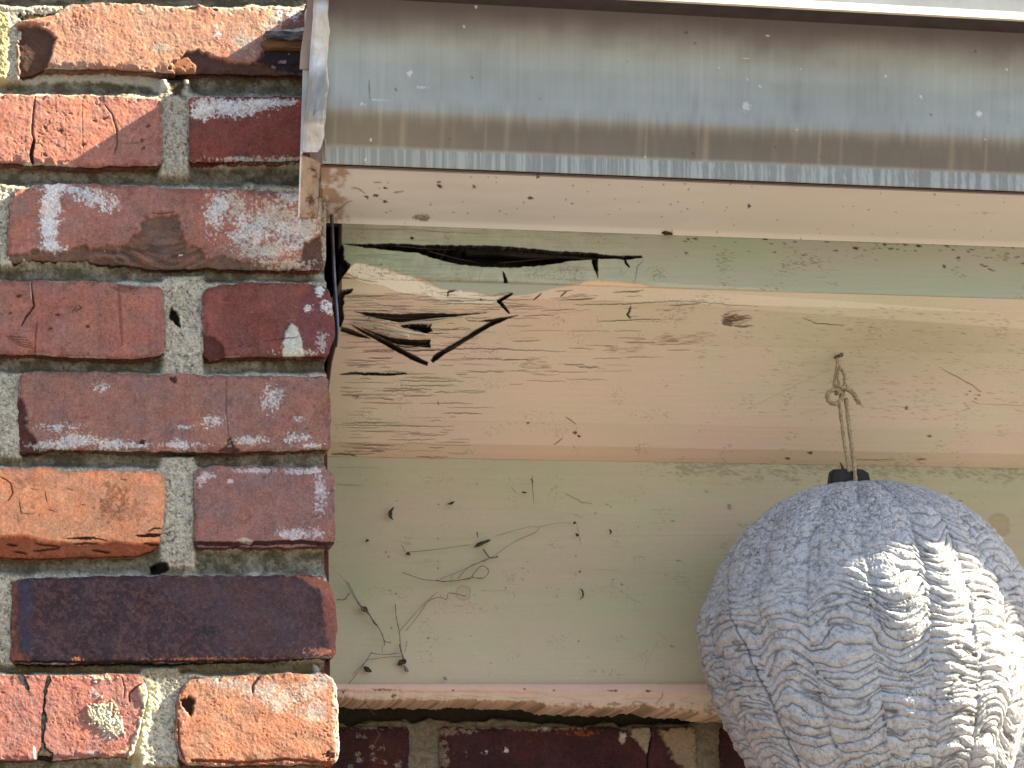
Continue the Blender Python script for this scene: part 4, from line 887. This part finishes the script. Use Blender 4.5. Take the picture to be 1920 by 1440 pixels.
# end cap: dented flange folded over the front, plate behind it, rusty tab below
M_CAP = mat_vc('bare_white_metal', .28, .6, 900, .05, 500, .0003)
ycv = np.linspace(-60, 285, 130)
le = np.interp(ycv, [-60, 0, 17, 87, 146, 175, 233, 280, 285], [592, 588, 588, 582, 579, 576, 569, 567, 568])
re = np.interp(ycv, [-60, 0, 35, 58, 87, 117, 163, 187, 222, 262, 276, 285], [618, 616, 616, 618, 615, 614, 617, 614, 611, 607, 603, 596])
wv = np.interp(ycv, [-60, 0, 16, 60, 105, 128, 170, 205, 236, 262, 285], [2, 4, 7, 1.5, -5., -2., 3.2, 7., 8., 2.5, -2])   # mm bulge forward
U, Vv_ = np.meshgrid(np.linspace(0, 1, 26), ycv)
Xp = le[:, None]*(1-U)+re[:, None]*U + (fbm(Vv_/14, Vv_*0, 3, 6)-.5)*3*np.clip(U*1.5-.5, 0, 1)
yb = np.interp(ycv, rowsG, yG)-.0065
Pp = at(Xp, Vv_, (yb[:, None]-wv[:, None]*.00085*(.45+.55*U)) + .003*sm(.85, 1, U) - (fbm(Xp/18, Vv_/24, 3, 7)-.5)*.0045+.004*sm(.2, 0, U))
p = Paint(Xp, Vv_, np.array([.62, .65, .68])); n = fbm(Xp/12, Vv_/20, 4, 8)
p.C *= (1+(n-.5)*.3)[..., None]; p.put(sm(14, 0, Vv_)*.6, A(120, 104, 92)); p.put(sm(118, 150, Vv_+14*(U-.5))*sm(238, 222, Vv_)*.75, A(112, 104, 88)); p.put(sm(.86, .97, U)*sm(30, 50, Vv_)*sm(170, 150, Vv_)*.8, np.array([.8, .76, .62]))
p.line([(592, 190), (588, 215), (594, 205)], 3, A(96, 84, 62), 0, a=.6)
n_, m_ = Pp.shape[:2]; Pq = Pp.copy(); Pq[..., 1] += .0012
idx = np.r_[np.arange(m_), m_-1+m_*np.arange(1, n_), (n_-1)*m_+np.arange(m_-2, -1, -1), m_*np.arange(n_-2, 0, -1)]
rim = np.stack([idx, np.roll(idx, -1), np.roll(idx, -1)+n_*m_, idx+n_*m_], -1)
cap = poly_obj('end_cap', [(*prism_px([(579, -60), (590, -60), (588, 0), (586, 30), (580, 122), (579, 129), (562, 129), (564, 96), (573, 38), (577, 0)], -.084, .0016), 0),
                          (*prism_px([(568, 129), (579, 129), (577, 180), (570, 240), (568, 287), (563, 291), (567, 170)], -.0815, .0016), 1),
                          (*box(at(612, 200, -.09)[0], at(612, 200, -.09)[0]+.0012, -.080, YF-.002, z0+.002, zt_g-.002), 0)],
               [mat('tan_cap_paint', tuple(A(150, 130, 116)), .5, tuple(A(128, 110, 98)), 30, 200, .0002), mat('white_cap_edge', (.66, .66, .64), .4, (.5, .5, .48), 60, 200, .0002)], gut)
build('folded_flange', np.concatenate([Pp.reshape(-1, 3), Pq.reshape(-1, 3)]), np.concatenate([gridfaces(n_, m_), gridfaces(n_, m_, off=n_*m_, flip=True), rim]), M_CAP, cap, np.concatenate([p.C.reshape(-1, 3)]*2))['label'] = 'dented silvery folded metal flange'
U, Vv_ = np.meshgrid(np.linspace(0, 1, 40), np.linspace(0, 1, 90))
xl_ = 563+(559-563)*Vv_; xr_ = 602+(597-602)*Vv_+ (fbm(Vv_*9, Vv_*0, 3, 2)-.5)*3; yt_ = 289+U*15; yb_ = 408-U*1
Xp = xl_*(1-U)+xr_*U; Yq = yt_*(1-Vv_)+yb_*Vv_
Pp = at(Xp, Yq, -.079+.002*np.sin(U*3)-(fbm(Xp/16, Yq/22, 3, 3)-.5)*.004)
p = Paint(Xp, Yq, A(142, 116, 92)); n = fbm(Xp/11, Yq/15, 4, 9, .65); p.put(sm(.42, .62, n)*.7, A(138, 104, 68)); p.put(sm(.58, .7, n)*.7, A(96, 60, 38))
p.put(sm(.10, .03, U)*.8, np.array([.75, .72, .62])); p.put(sm(.92, 1, U)*.8, A(84, 52, 36)); p.blob(583, 375, 10, 8, A(84, 50, 30), 1, .4, .1, 4); p.blob(587, 318, 6, 6, A(84, 50, 30), 1, .4, .1, 4)
n_, m_ = Pp.shape[:2]; Pq = Pp.copy(); Pq[..., 1] += .0016
idx = np.r_[np.arange(m_), m_-1+m_*np.arange(1, n_), (n_-1)*m_+np.arange(m_-2, -1, -1), m_*np.arange(n_-2, 0, -1)]
rim = np.stack([idx, np.roll(idx, -1), np.roll(idx, -1)+n_*m_, idx+n_*m_], -1)
build('rusty_tab', np.concatenate([Pp.reshape(-1, 3), Pq.reshape(-1, 3)]), np.concatenate([gridfaces(n_, m_), gridfaces(n_, m_, off=n_*m_, flip=True), rim]), M_UNDER, cap, np.concatenate([p.C.reshape(-1, 3)]*2))['label'] = 'rust stained cream metal tab'

# ------------------------------------------------------------------ roof edge above the gutter
YC = -.14; ze = at(1000, -13, YC)[2]
B0 = at(90, 315, 0); xe0 = at(604, 200, -.09)[0]
ztop = B0[2]+(xe0-B0[0])*SUN_S/SUN_T          # height of the roof where it meets the plane of the pier
roof = empty('roof', (.3, 0, ze), 'cream painted sunlit roof edge above the gutter, along the top of the picture', 'roof')
M_DRIP = mat('cream_drip_edge', (.80, .77, .66), .5, (.70, .66, .55), 40, 200, .0004)
X1 = 1.6; hd = .024; sl_ = (ztop-.004-ze-hd)/(-YC)
v = [(xe0, YC, ze), (X1, YC, ze), (X1, YC+.004, ze+hd), (xe0, YC+.004, ze+hd), (xe0, YC+.004, ze), (X1, YC+.004, ze), (X1, YC+.008, ze+hd), (xe0, YC+.008, ze+hd)]
f = [(0, 1, 2, 3), (4, 7, 6, 5), (0, 4, 5, 1), (3, 2, 6, 7), (0, 3, 7, 4), (1, 5, 6, 2)]
poly_obj('drip_edge', [(v, f, 0)], M_DRIP, roof)
v = [(x, y, z) for (x, y, z) in [(xe0+.001, YC+.0085, ze+.003), (X1, YC+.0085, ze+.003), (X1, YF+.03, ze+.003), (xe0+.001, YF+.03, ze+.003), (xe0+.001, YC+.0085, ze+.014), (X1, YC+.0085, ze+.014), (X1, YF+.03, ze+.014), (xe0+.001, YF+.03, ze+.014)]]
poly_obj('roof_soffit', [(v, [(0, 3, 2, 1), (4, 5, 6, 7), (0, 1, 5, 4), (2, 3, 7, 6), (0, 4, 7, 3), (1, 2, 6, 5)], 0)], mat('roof_soffit_paint', (.07, .055, .055), .8), roof)
prs = []
for k_ in range(12):
    y0 = YC-.004+k_*.12; y1 = y0+.13; z0_ = ze+hd+(y0-YC)*sl_; z1_ = ze+hd+(y1-YC)*sl_-.004
    v = [(xe0, y0, z0_), (X1, y0, z0_), (X1, y1, z1_), (xe0, y1, z1_), (xe0, y0, z0_+.004), (X1, y0, z0_+.004), (X1, y1, z1_+.0035), (xe0, y1, z1_+.0035)]
    prs.append((v, [(0, 3, 2, 1), (4, 5, 6, 7), (0, 1, 5, 4), (2, 3, 7, 6), (0, 4, 7, 3), (1, 2, 6, 5)], 0))
poly_obj('shingles', prs, mat('asphalt_shingle', (.10, .09, .085), .95, (.05, .045, .045), 60, 400, .002), roof)
v, f = box(xe0, xe0+.012, YC+.009, .45, ze+.014, ze+.02)
v = [(x, y, z if z < ze+.016 else ze+hd+(y-YC)*sl_-.001) for (x, y, z) in v]
poly_obj('verge_board', [(v, f, 0)], M_DRIP, roof)
print('ROOF', xe0, ze, ztop, sl_)

# ------------------------------------------------------------------ splintered shim stuck between pier and gutter
M_SH1 = mat('tarred_wood', (.030, .026, .024), .9, (.20, .19, .17), 180, 300, .002, stretch=(.4, 1, 2)); M_SH2 = mat('raw_wood', (.26, .13, .055), .85, (.10, .05, .03), 90, 200, .001, stretch=(.3, 1, 3))
def shim(pts, Y, th, m): v, f = prism_px(pts, Y, th); return (v, f, m)
o = poly_obj('wood_shim', [shim([(495, 62), (510, 60), (530, 57), (552, 60), (585, 55), (590, 70), (560, 72), (545, 75), (530, 72), (500, 72)], -.010, .016, 0),
                           shim([(490, 78), (503, 74), (540, 78), (590, 77), (590, 90), (560, 90), (530, 88), (505, 89), (492, 84)], -.006, .012, 1),
                           shim([(498, 58), (520, 56), (548, 55), (560, 52), (588, 50), (588, 56), (560, 60), (530, 60)], -.009, .012, 2)], [M_SH1, M_SH2, mat('lime_crust', (.6, .58, .54), .95, (.2, .19, .18), 120, 300, .002)])
tag(o, 'splintered dark wooden shim jutting out beside the gutter end over the top orange brick', 'wood shim')

# ------------------------------------------------------------------ hanging paper nest
YN = .085
cN = at(1630, 1170, YN); scl = (np.linalg.norm(cN-CAM)*np.dot((cN-CAM)/np.linalg.norm(cN-CAM), Fw))/FPX
prof = [(908, 0), (909, 30), (913, 70), (920, 104), (935, 142), (960, 190), (985, 222), (1010, 247), (1040, 268), (1070, 285), (1100, 298), (1130, 309), (1170, 320), (1210, 322), (1260, 319), (1310, 312), (1350, 301), (1400, 277), (1440, 259), (1500, 220), (1560, 160), (1605, 90), (1630, 0)]
pr_ = np.array(prof, float)
NR, NP = 720, 1500
seg = np.hypot(np.diff(pr_[:, 0]), np.diff(pr_[:, 1])); cs = np.r_[0, np.cumsum(seg)]
sl = np.linspace(0, cs[-1], NR); rr_ = np.interp(sl, cs, pr_[:, 0]); ra_ = np.interp(sl, cs, pr_[:, 1])
k9 = np.hanning(41); k9 /= k9.sum(); ra_s = np.convolve(np.pad(ra_, 20, 'reflect', reflect_type='odd'), k9, 'valid'); ra_ = np.clip(ra_s, 0, None); ra_[0] = 0.5; ra_[-1] = .5
rr_ = np.convolve(np.pad(rr_, 20, 'reflect', reflect_type='odd'), k9, 'valid')
# angle: 0 faces the camera side; finer on the front half
ph = np.linspace(-math.pi, math.pi, NP); ph = ph-.55*np.sin(ph)
PHI, ROW = np.meshgrid(ph, rr_); RAD = np.repeat(ra_[:, None], NP, 1)
Aa = PHI*310; B = ROW
seams = np.array([-560, -420, -272, -165, -52, 48, 136, 222, 320, 430, 560])
d1 = np.zeros_like(Aa); dist = np.full(Aa.shape, 1e9); drop = np.zeros_like(Aa)
wob = 18*(fbm(B/130, B*0+1, 3, 5)-.5)+10*(fbm(B/30, B*0+2, 2, 6)-.5)
for i, s_ in enumerate(seams):
    sw = s_+wob*(1+.3*math.sin(i*2.))+((B-1170)*.10 if i == 2 else 0)+ (14*math.sin(i) *np.sin(B/90.+i))
    dist = np.minimum(dist, np.abs(Aa-sw))
for i in range(len(seams)-1):
    t = np.clip((Aa-seams[i])/(seams[i+1]-seams[i]), 0, 1); drop = np.where((Aa > seams[i]) & (Aa <= seams[i+1]), 4*t*(1-t), drop)
drop *= 26*np.where(fbm(Aa/160, B/140, 2, 44) > .5, 1, -.6)*1.
drop = 34*(fbm(Aa/95, B/150, 2, 44)-.5)*2+10*np.sin(Aa/60+B/170)
Bw = B+drop+9*(fbm(Aa/34, B/30, 2, 45)-.5)*2
lobe = np.zeros_like(Aa); wgt = np.zeros_like(Aa)
for i in range(len(seams)-1):
    t = (Aa-seams[i]-wob)/(seams[i+1]-seams[i]); inn = (t > 0) & (t <= 1)
    ph_ = 1.3*i; amp_ = 19*np.sin(B/105.+ph_)+11*np.sin(B/47.+2*ph_)
    lobe = np.where(inn, amp_*np.sin(math.pi*np.clip(t, 0, 1))+10*math.sin(3*i)*(t-.5), lobe)
    wgt = np.where(inn, np.floor(i*1.)*13.7, wgt)
Bq = B+lobe+9*(fbm(Aa/75, B/75, 2, 45)-.5)*2+3*(fbm(Aa/22, B/22, 2, 61)-.5)*2
per = 33
jump = 1.1*(vn(Aa/80+wgt*.01, B/60, 60)-.5)*2
n1 = .15*np.sin(2*math.pi*(Bq+wgt)/per+2.*jump)+.60*(fbm(Aa/52+wgt, Bq/11., 2, 46, .45)-.5)
n2 = fbm(Aa/26+40, (B+6*np.sin(Aa/30))/10, 3, 47, .5)-.5
ridge = np.sqrt(np.clip(np.abs(n1)*4.2, 0, 1.3)); lump = np.sqrt(np.clip(np.abs(n2)*4., 0, 1.3))
low_ = sm(980, 1110, B+60*(Aa > 60)+30*(fbm(Aa/70, B/60, 2, 48)-.5)*2-90*sm(0, -160, Aa))
hgt = (ridge*3.5*low_+lump*2.6*(1-low_)+lump*.55*low_)
big = (fbm(Aa/120, B/100, 3, 49)-.5)*11
nn = fbm(Aa/4, B/4, 3, 50, .6)-.5
seamg = np.exp(-(dist/4.)**2); puck = np.exp(-(dist/26.)**2)
hgt = hgt+big+nn*.9-seamg*1.6*sm(.3, .6, fbm(Aa*0, B/40, 2, 58))-puck*3.0
# long dark fold at the left
f1_ = np.interp(B, [1000, 1100, 1180, 1280, 1380, 1480], [1372, 1350, 1352, 1375, 1410, 1450])
a1 = np.arcsin(np.clip((f1_-1630)/np.maximum(RAD, 60), -1, 1))*310
fold = np.exp(-((Aa-a1)/2.6)**2)*sm(990, 1020, B); hgt -= fold*3.5
fade = sm(0, 60, RAD)
Rr = (RAD+(hgt-2.)*fade*2.2)*scl
ang = PHI
Px = cN[0]+np.clip(ROW-1170, 0, None)*.09*scl+Rr*np.sin(ang-math.radians(9)); Py = YN-Rr*np.cos(ang-math.radians(9))*.92
zc = at(1630, ROW, YN)[..., 2]
Pz = zc+(nn*.4)*.001
base = A(134, 140, 152, 1.0)
base = np.array([.485, .49, .515])
p = Paint(Aa, B, base)
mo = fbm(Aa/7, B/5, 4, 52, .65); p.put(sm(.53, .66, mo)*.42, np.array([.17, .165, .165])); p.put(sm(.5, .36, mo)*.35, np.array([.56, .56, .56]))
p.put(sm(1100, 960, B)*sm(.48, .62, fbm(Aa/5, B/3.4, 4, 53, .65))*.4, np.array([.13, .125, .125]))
p.put(sm(.6, .1, ridge)*low_*.8*(.5+fbm(Aa/40, B/40, 2, 63)), np.array([.14, .135, .14])); p.put(sm(.5, .15, lump)*(1-low_)*.6, np.array([.12, .12, .12])); p.put(seamg*.22*sm(.3, .6, fbm(Aa*0, B/40, 2, 58)), np.array([.2, .2, .22])); p.put(fold*.7, np.array([.06, .06, .08]))  # wrinkle creases painted darker, standing in for the shade of the folds
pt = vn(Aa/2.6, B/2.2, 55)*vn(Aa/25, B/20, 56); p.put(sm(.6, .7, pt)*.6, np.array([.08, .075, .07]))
nest = empty('decoy_nest', tuple(at(1600, 900, YN)), 'round grey crinkled paper wasp nest decoy hanging from a string, half lit by the sun', 'decoy nest')
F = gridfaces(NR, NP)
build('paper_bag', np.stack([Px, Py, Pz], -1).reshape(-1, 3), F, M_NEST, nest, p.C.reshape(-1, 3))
M_TAB = mat('black_rubber', (.022, .022, .024), .55, (.010, .010, .011), 60, 200, .001)
tabp = [(1562, 879), (1596, 878), (1599, 884), (1603, 878), (1618, 879), (1630, 886), (1634, 908), (1640, 935), (1556, 935), (1558, 915), (1559, 900)]
v1, f1 = prism_px(tabp[:3]+[(1600, 935), (1556, 935), (1558, 915), (1559, 900)], YN-.020, .012)
v2, f2 = prism_px([(1599, 884), (1603, 878), (1618, 879), (1630, 886), (1635, 908), (1640, 935), (1600, 935)], YN-.014, .014)
ob = poly_obj('hanging_tab', [(v1, f1, 0), (v2, f2, 0)], M_TAB, nest)
bm_ = ob.modifiers.new('bevel', 'BEVEL'); bm_.width = .0015; bm_.segments = 2

# ------------------------------------------------------------------ string and its nail
M_STR = mat('jute_string', tuple(A(150, 132, 104)), .9, tuple(A(112, 98, 76)), 500, 900, .0008)
yA = .098
def spx(pts): return smooth_path([at(x, y, Y) for (x, y, Y) in pts], 7)
def yy_(y): return yA+(YN-.022-yA)*min(1, max(0, (y-690)/200.))
parts = []
for pts, rad in [([(1573, 752, 0), (1578, 790, 0), (1583, 830, 0), (1588, 860, 0), (1592, 885, 0)], .0012),
                 ([(1586, 748, 0), (1591, 790, 0), (1596, 830, 0), (1600, 860, 0), (1603, 890, 0), (1604, 904, -.004)], .0014),
                 ([(1570, 668, 0), (1570, 680, 0), (1567, 700, 0), (1564, 722, 0), (1570, 740, 0)], .0010),
                 ([(1570, 674, 0), (1574, 690, 0), (1582, 698, 0), (1584, 712, 0), (1582, 730, 0), (1576, 744, 0)], .0012),
                 ([(1574, 690, -.001), (1571, 706, -.002), (1574, 724, 0)], .0009),
                 ([(1582, 742, -.002), (1570, 731, -.004), (1556, 734, -.004), (1551, 743, -.004), (1556, 754, -.004), (1566, 757, -.004), (1575, 752, -.004), (1580, 742, -.003), (1575, 735, -.004), (1568, 738, -.005)], .0015),
                 ([(1578, 728, -.003), (1590, 730, -.004), (1600, 738, -.004), (1606, 748, -.004), (1611, 757, -.004)], .0017),
                 ([(1570, 722, -.003), (1578, 728, -.005), (1586, 722, -.003)], .0014)]:
    path = spx([(x, y, yy_(y)+d) for (x, y, d) in pts])
    path = [q+np.array([math.sin(i*1.9)*.00012, 0, math.cos(i*2.3)*.0001]) for i, q in enumerate(path)]
    rad *= 1.2; v, f = tube(path, [rad*(1+.14*math.sin(i*1.3)) for i in range(len(path))], 9); parts.append((v, f, 0))
for k_ in range(26):        # loose fibres
    r = random.Random(k_); y = 735+r.random()*140; x = 1574+(y-750)*.13+r.choice((0, 14)); q = at(x, y, yy_(y)); d = np.array([r.uniform(-.004, .004), r.uniform(-.002, 0), r.uniform(-.003, .002)])
    v, f = tube([q, q+d*.5, q+d], .00013, 4); parts.append((v, f, 0))
for k_ in range(5):
    r = random.Random(k_+60); q = at(1611, 757, yy_(757)-.004); d = np.array([r.uniform(0, .004), 0, r.uniform(-.003, .001)]); v, f = tube([q, q+d], .0003, 4); parts.append((v, f, 0))
o = poly_obj('knotted_string', parts, M_STR, None, True); tag(o, 'knotted tan string with a small loop, tied above the grey hanging nest', 'string')
q = at(1571, 668, .098); v, f = tube([q+np.array([0, .02, .002]), q+np.array([0, 0, 0]), q+np.array([0, -.008, -.001])], [.0014, .0014, .0014], 10)
v2, f2 = tube([q+np.array([0, -.008, -.001]), q+np.array([0, -.0092, -.001])], [.0019, .0018], 12)
o = poly_obj('nail', [(v, f, 0), (v2, f2, 0)], mat('painted_nail', tuple(A(84, 74, 60)), .6)); tag(o, 'small painted nail holding the top of the string', 'nail')

# ------------------------------------------------------------------ cobwebs and bits of debris
M_WEB = mat('dusty_web', (.21, .19, .15), .95, (.12, .11, .085), 300, 900, .0002)
def K2(pts, ox=600, oy=860, k=2.483): return [(ox+a/k, oy+b/k) for a, b in pts]
def web(name, lines, label):
    pr = []
    for pts, rad in lines:
        q = smooth_path([at(x, y, YB-.004-.004*((i*7) % 3)/2) for i, (x, y) in enumerate(K2(pts))], 4)
        v, f = tube(q, [rad*.8*(.6+.8*random.Random(i_*7+len(lines)).random()) for i_ in range(len(q))], 5); pr.append((v, f, 0))
    o = poly_obj(name, pr, M_WEB, None, True); return tag(o, label, 'cobweb', 'cobwebs on the board')
web('cobweb', [([(120, 570), (150, 630), (190, 690), (240, 740), (290, 820), (300, 870)], .00045), ([(130, 575), (180, 670), (215, 710)], .0005), ([(210, 690), (250, 760), (265, 775)], .0009), ([(50, 500), (95, 545), (120, 572)], .00015), ([(290, 815), (302, 850), (330, 855)], .0004), ([(290, 870), (290, 905)], .0003), ([(80, 655), (115, 655), (138, 625)], .0006)], 'dark stringy cobweb slanting down beside the dark purple brick')
web('cobweb', [([(350, 675), (355, 740), (370, 810), (375, 880), (390, 930)], .0005), ([(240, 905), (300, 912), (370, 905)], .00035), ([(235, 935), (300, 925), (380, 920)], .0003), ([(240, 900), (215, 940), (180, 990), (140, 1040), (110, 1090)], .0004), ([(230, 930), (180, 975), (150, 1010)], .0003), ([(405, 850), (395, 900)], .0003), ([(370, 865), (385, 925), (400, 935)], .0007), ([(365, 810), (480, 680), (550, 620)], .0003), ([(100, 1060), (115, 1110)], .0004), ([(205, 1130), (255, 1195)], .0003)], 'tangled cobweb with clumps in the lower left corner above the pinkish trim')
web('cobweb', [([(415, 435), (560, 420), (700, 400)], .00028), ([(380, 400), (400, 440)], .0003), ([(385, 530), (440, 550), (500, 565), (620, 570), (700, 555), (750, 555)], .00035), ([(540, 565), (590, 572), (700, 558)], .0005), ([(640, 560), (700, 500), (790, 465), (900, 390), (1000, 345), (1020, 325)], .0003), ([(790, 460), (660, 520), (560, 560)], .0003), ([(760, 420), (790, 460), (830, 455)], .0007), ([(705, 550), (750, 500), (785, 520), (770, 550), (740, 558), (705, 548)], .0004), ([(500, 665), (550, 645), (590, 655), (600, 625), (680, 640)], .00035), ([(1010, 320), (1100, 300), (1170, 300)], .0002), ([(820, 360), (960, 320), (1010, 318)], .0002), ([(730, 340), (735, 365)], .0005), ([(500, 665), (450, 740), (400, 800)], .0003)], 'fine dusty cobweb threads spread over the middle of the olive board')
web('cobweb', [([(988, 80), (990, 140), (996, 208)], .0003), ([(985, 95), (991, 110)], .0008)], 'short upright cobweb thread near the top of the olive board')
M_DEB = mat('dry_debris', (.085, .062, .042), .9, (.022, .016, .012), 300, 600, .0004)
def flake(pts, wd, label, cat, name='dead_leaf', Y=YB-.003, m=None, raw=False):
    path = [at(x, y, Y-.0015*math.sin(math.pi*i/(len(pts)-1))) for i, (x, y) in enumerate(pts if raw else K2(pts))]
    path = smooth_path(path, 5); n = len(path)
    v, f = tube(path, [max(.0002, .72*wd*(.75+.5*random.Random(i*3+int(wd*1e5)).random())*math.sin(math.pi*(i+.4)/(n-.2))) for i in range(n)], 7)
    c = np.mean(path, 0); v = [Vector((p_[0], c[1]+(p_[1]-c[1])*.6, p_[2])) for p_ in v]
    o = poly_obj(name, [(v, f, 0)], m or M_DEB, None, True); return tag(o, label, cat, 'bits of debris on the eaves')
flake([(345, 225), (330, 245), (328, 268), (340, 285)], .0022, 'curled dark leaf scrap at upper left of the olive board', 'leaf scrap')
flake([(718, 412), (750, 395), (795, 378)], .0024, 'narrow brown leaf scrap held in the middle cobweb', 'leaf scrap')
flake([(400, 448), (412, 440), (418, 452)], .0018, 'small round dark husk at the left end of the middle cobweb', 'seed husk', 'seed_husk')
flake([(362, 962), (385, 945), (400, 950)], .0036, 'dark clump of insect remains in the lower left cobweb', 'dead insect', 'dead_insect')
flake([(390, 960), (400, 980), (412, 992)], .0022, 'grey husk hanging under the dark clump of insect remains', 'seed husk', 'seed_husk', m=mat('grey_husk', (.22, .2, .17), .9))
flake([(205, 968), (218, 980), (240, 992)], .0030, 'reddish brown husk left of the insect remains', 'seed husk', 'seed_husk')
flake([(190, 690), (208, 700), (222, 712)], .0030, 'dark knotted debris high in the slanting cobweb', 'web debris', 'web_debris')
flake([(592, 212), (612, 208), (626, 198)], .0014, 'tiny bent twig right of the curled dark leaf scrap', 'twig', 'twig')
flake([(1180, 305), (1186, 298), (1192, 296)], .0014, 'upper of two tiny black seeds near the middle of the olive board', 'seed', 'seed')
flake([(1190, 348), (1197, 354), (1203, 362)], .0016, 'lower of two tiny black seeds near the middle of the olive board', 'seed', 'seed')
flake([(1345, 330), (1355, 338), (1352, 352)], .0012, 'tiny forked black fleck right of the two seeds', 'seed', 'seed')
flake([(1208, 606), (1222, 615), (1224, 640), (1210, 656)], .0010, 'hook shaped dark fibre on the olive board', 'twig', 'twig')
flake([(1206, 524), (1214, 528)], .0013, 'single black seed just above the hook shaped fibre', 'seed', 'seed')
flake([(940, 154), (950, 157), (962, 158)], .0010, 'tiny dark splinter beside the upright cobweb thread', 'splinter', 'splinter')
flake([(212, 388), (220, 380), (228, 382)], .0014, 'tiny dark fleck below the curled leaf scrap', 'seed', 'seed')
flake([(576, 1018), (584, 1024), (590, 1030)], .0018, 'small pale flake standing on the pinkish trim', 'paint flake', 'paint_flake', m=mat('grey_flake', (.3, .28, .24), .9))
flake([(1240, 437), (1250, 437), (1262, 439)], .0024, 'dark brown lump under the gutter edge above the green board', 'dirt lump', 'dirt_lump', YF-.003, raw=True)
flake([(1574, 866), (1580, 876), (1578, 886)], .0016, 'dark scrap caught at the foot of the string above the black tab', 'leaf scrap', 'leaf_scrap', YN-.026, raw=True)
M_FLU = mat('pale_fluff', (.55, .50, .46), .95)
flake([(1614, 50), (1612, 60), (1618, 68)], .0014, 'pale curled seed fluff on the upper right of the gutter front', 'seed fluff', 'seed_fluff', -.094, M_FLU, True)
flake([(1618, 70), (1624, 66), (1630, 60)], .0010, 'pale seed wing touching the curled fluff on the gutter', 'seed fluff', 'seed_fluff', -.095, M_FLU, True)
flake([(1388, 110), (1396, 109), (1407, 110)], .0010, 'small pale seed stuck left of the curled fluff on the gutter', 'seed fluff', 'seed_fluff', -.097, M_FLU, True)
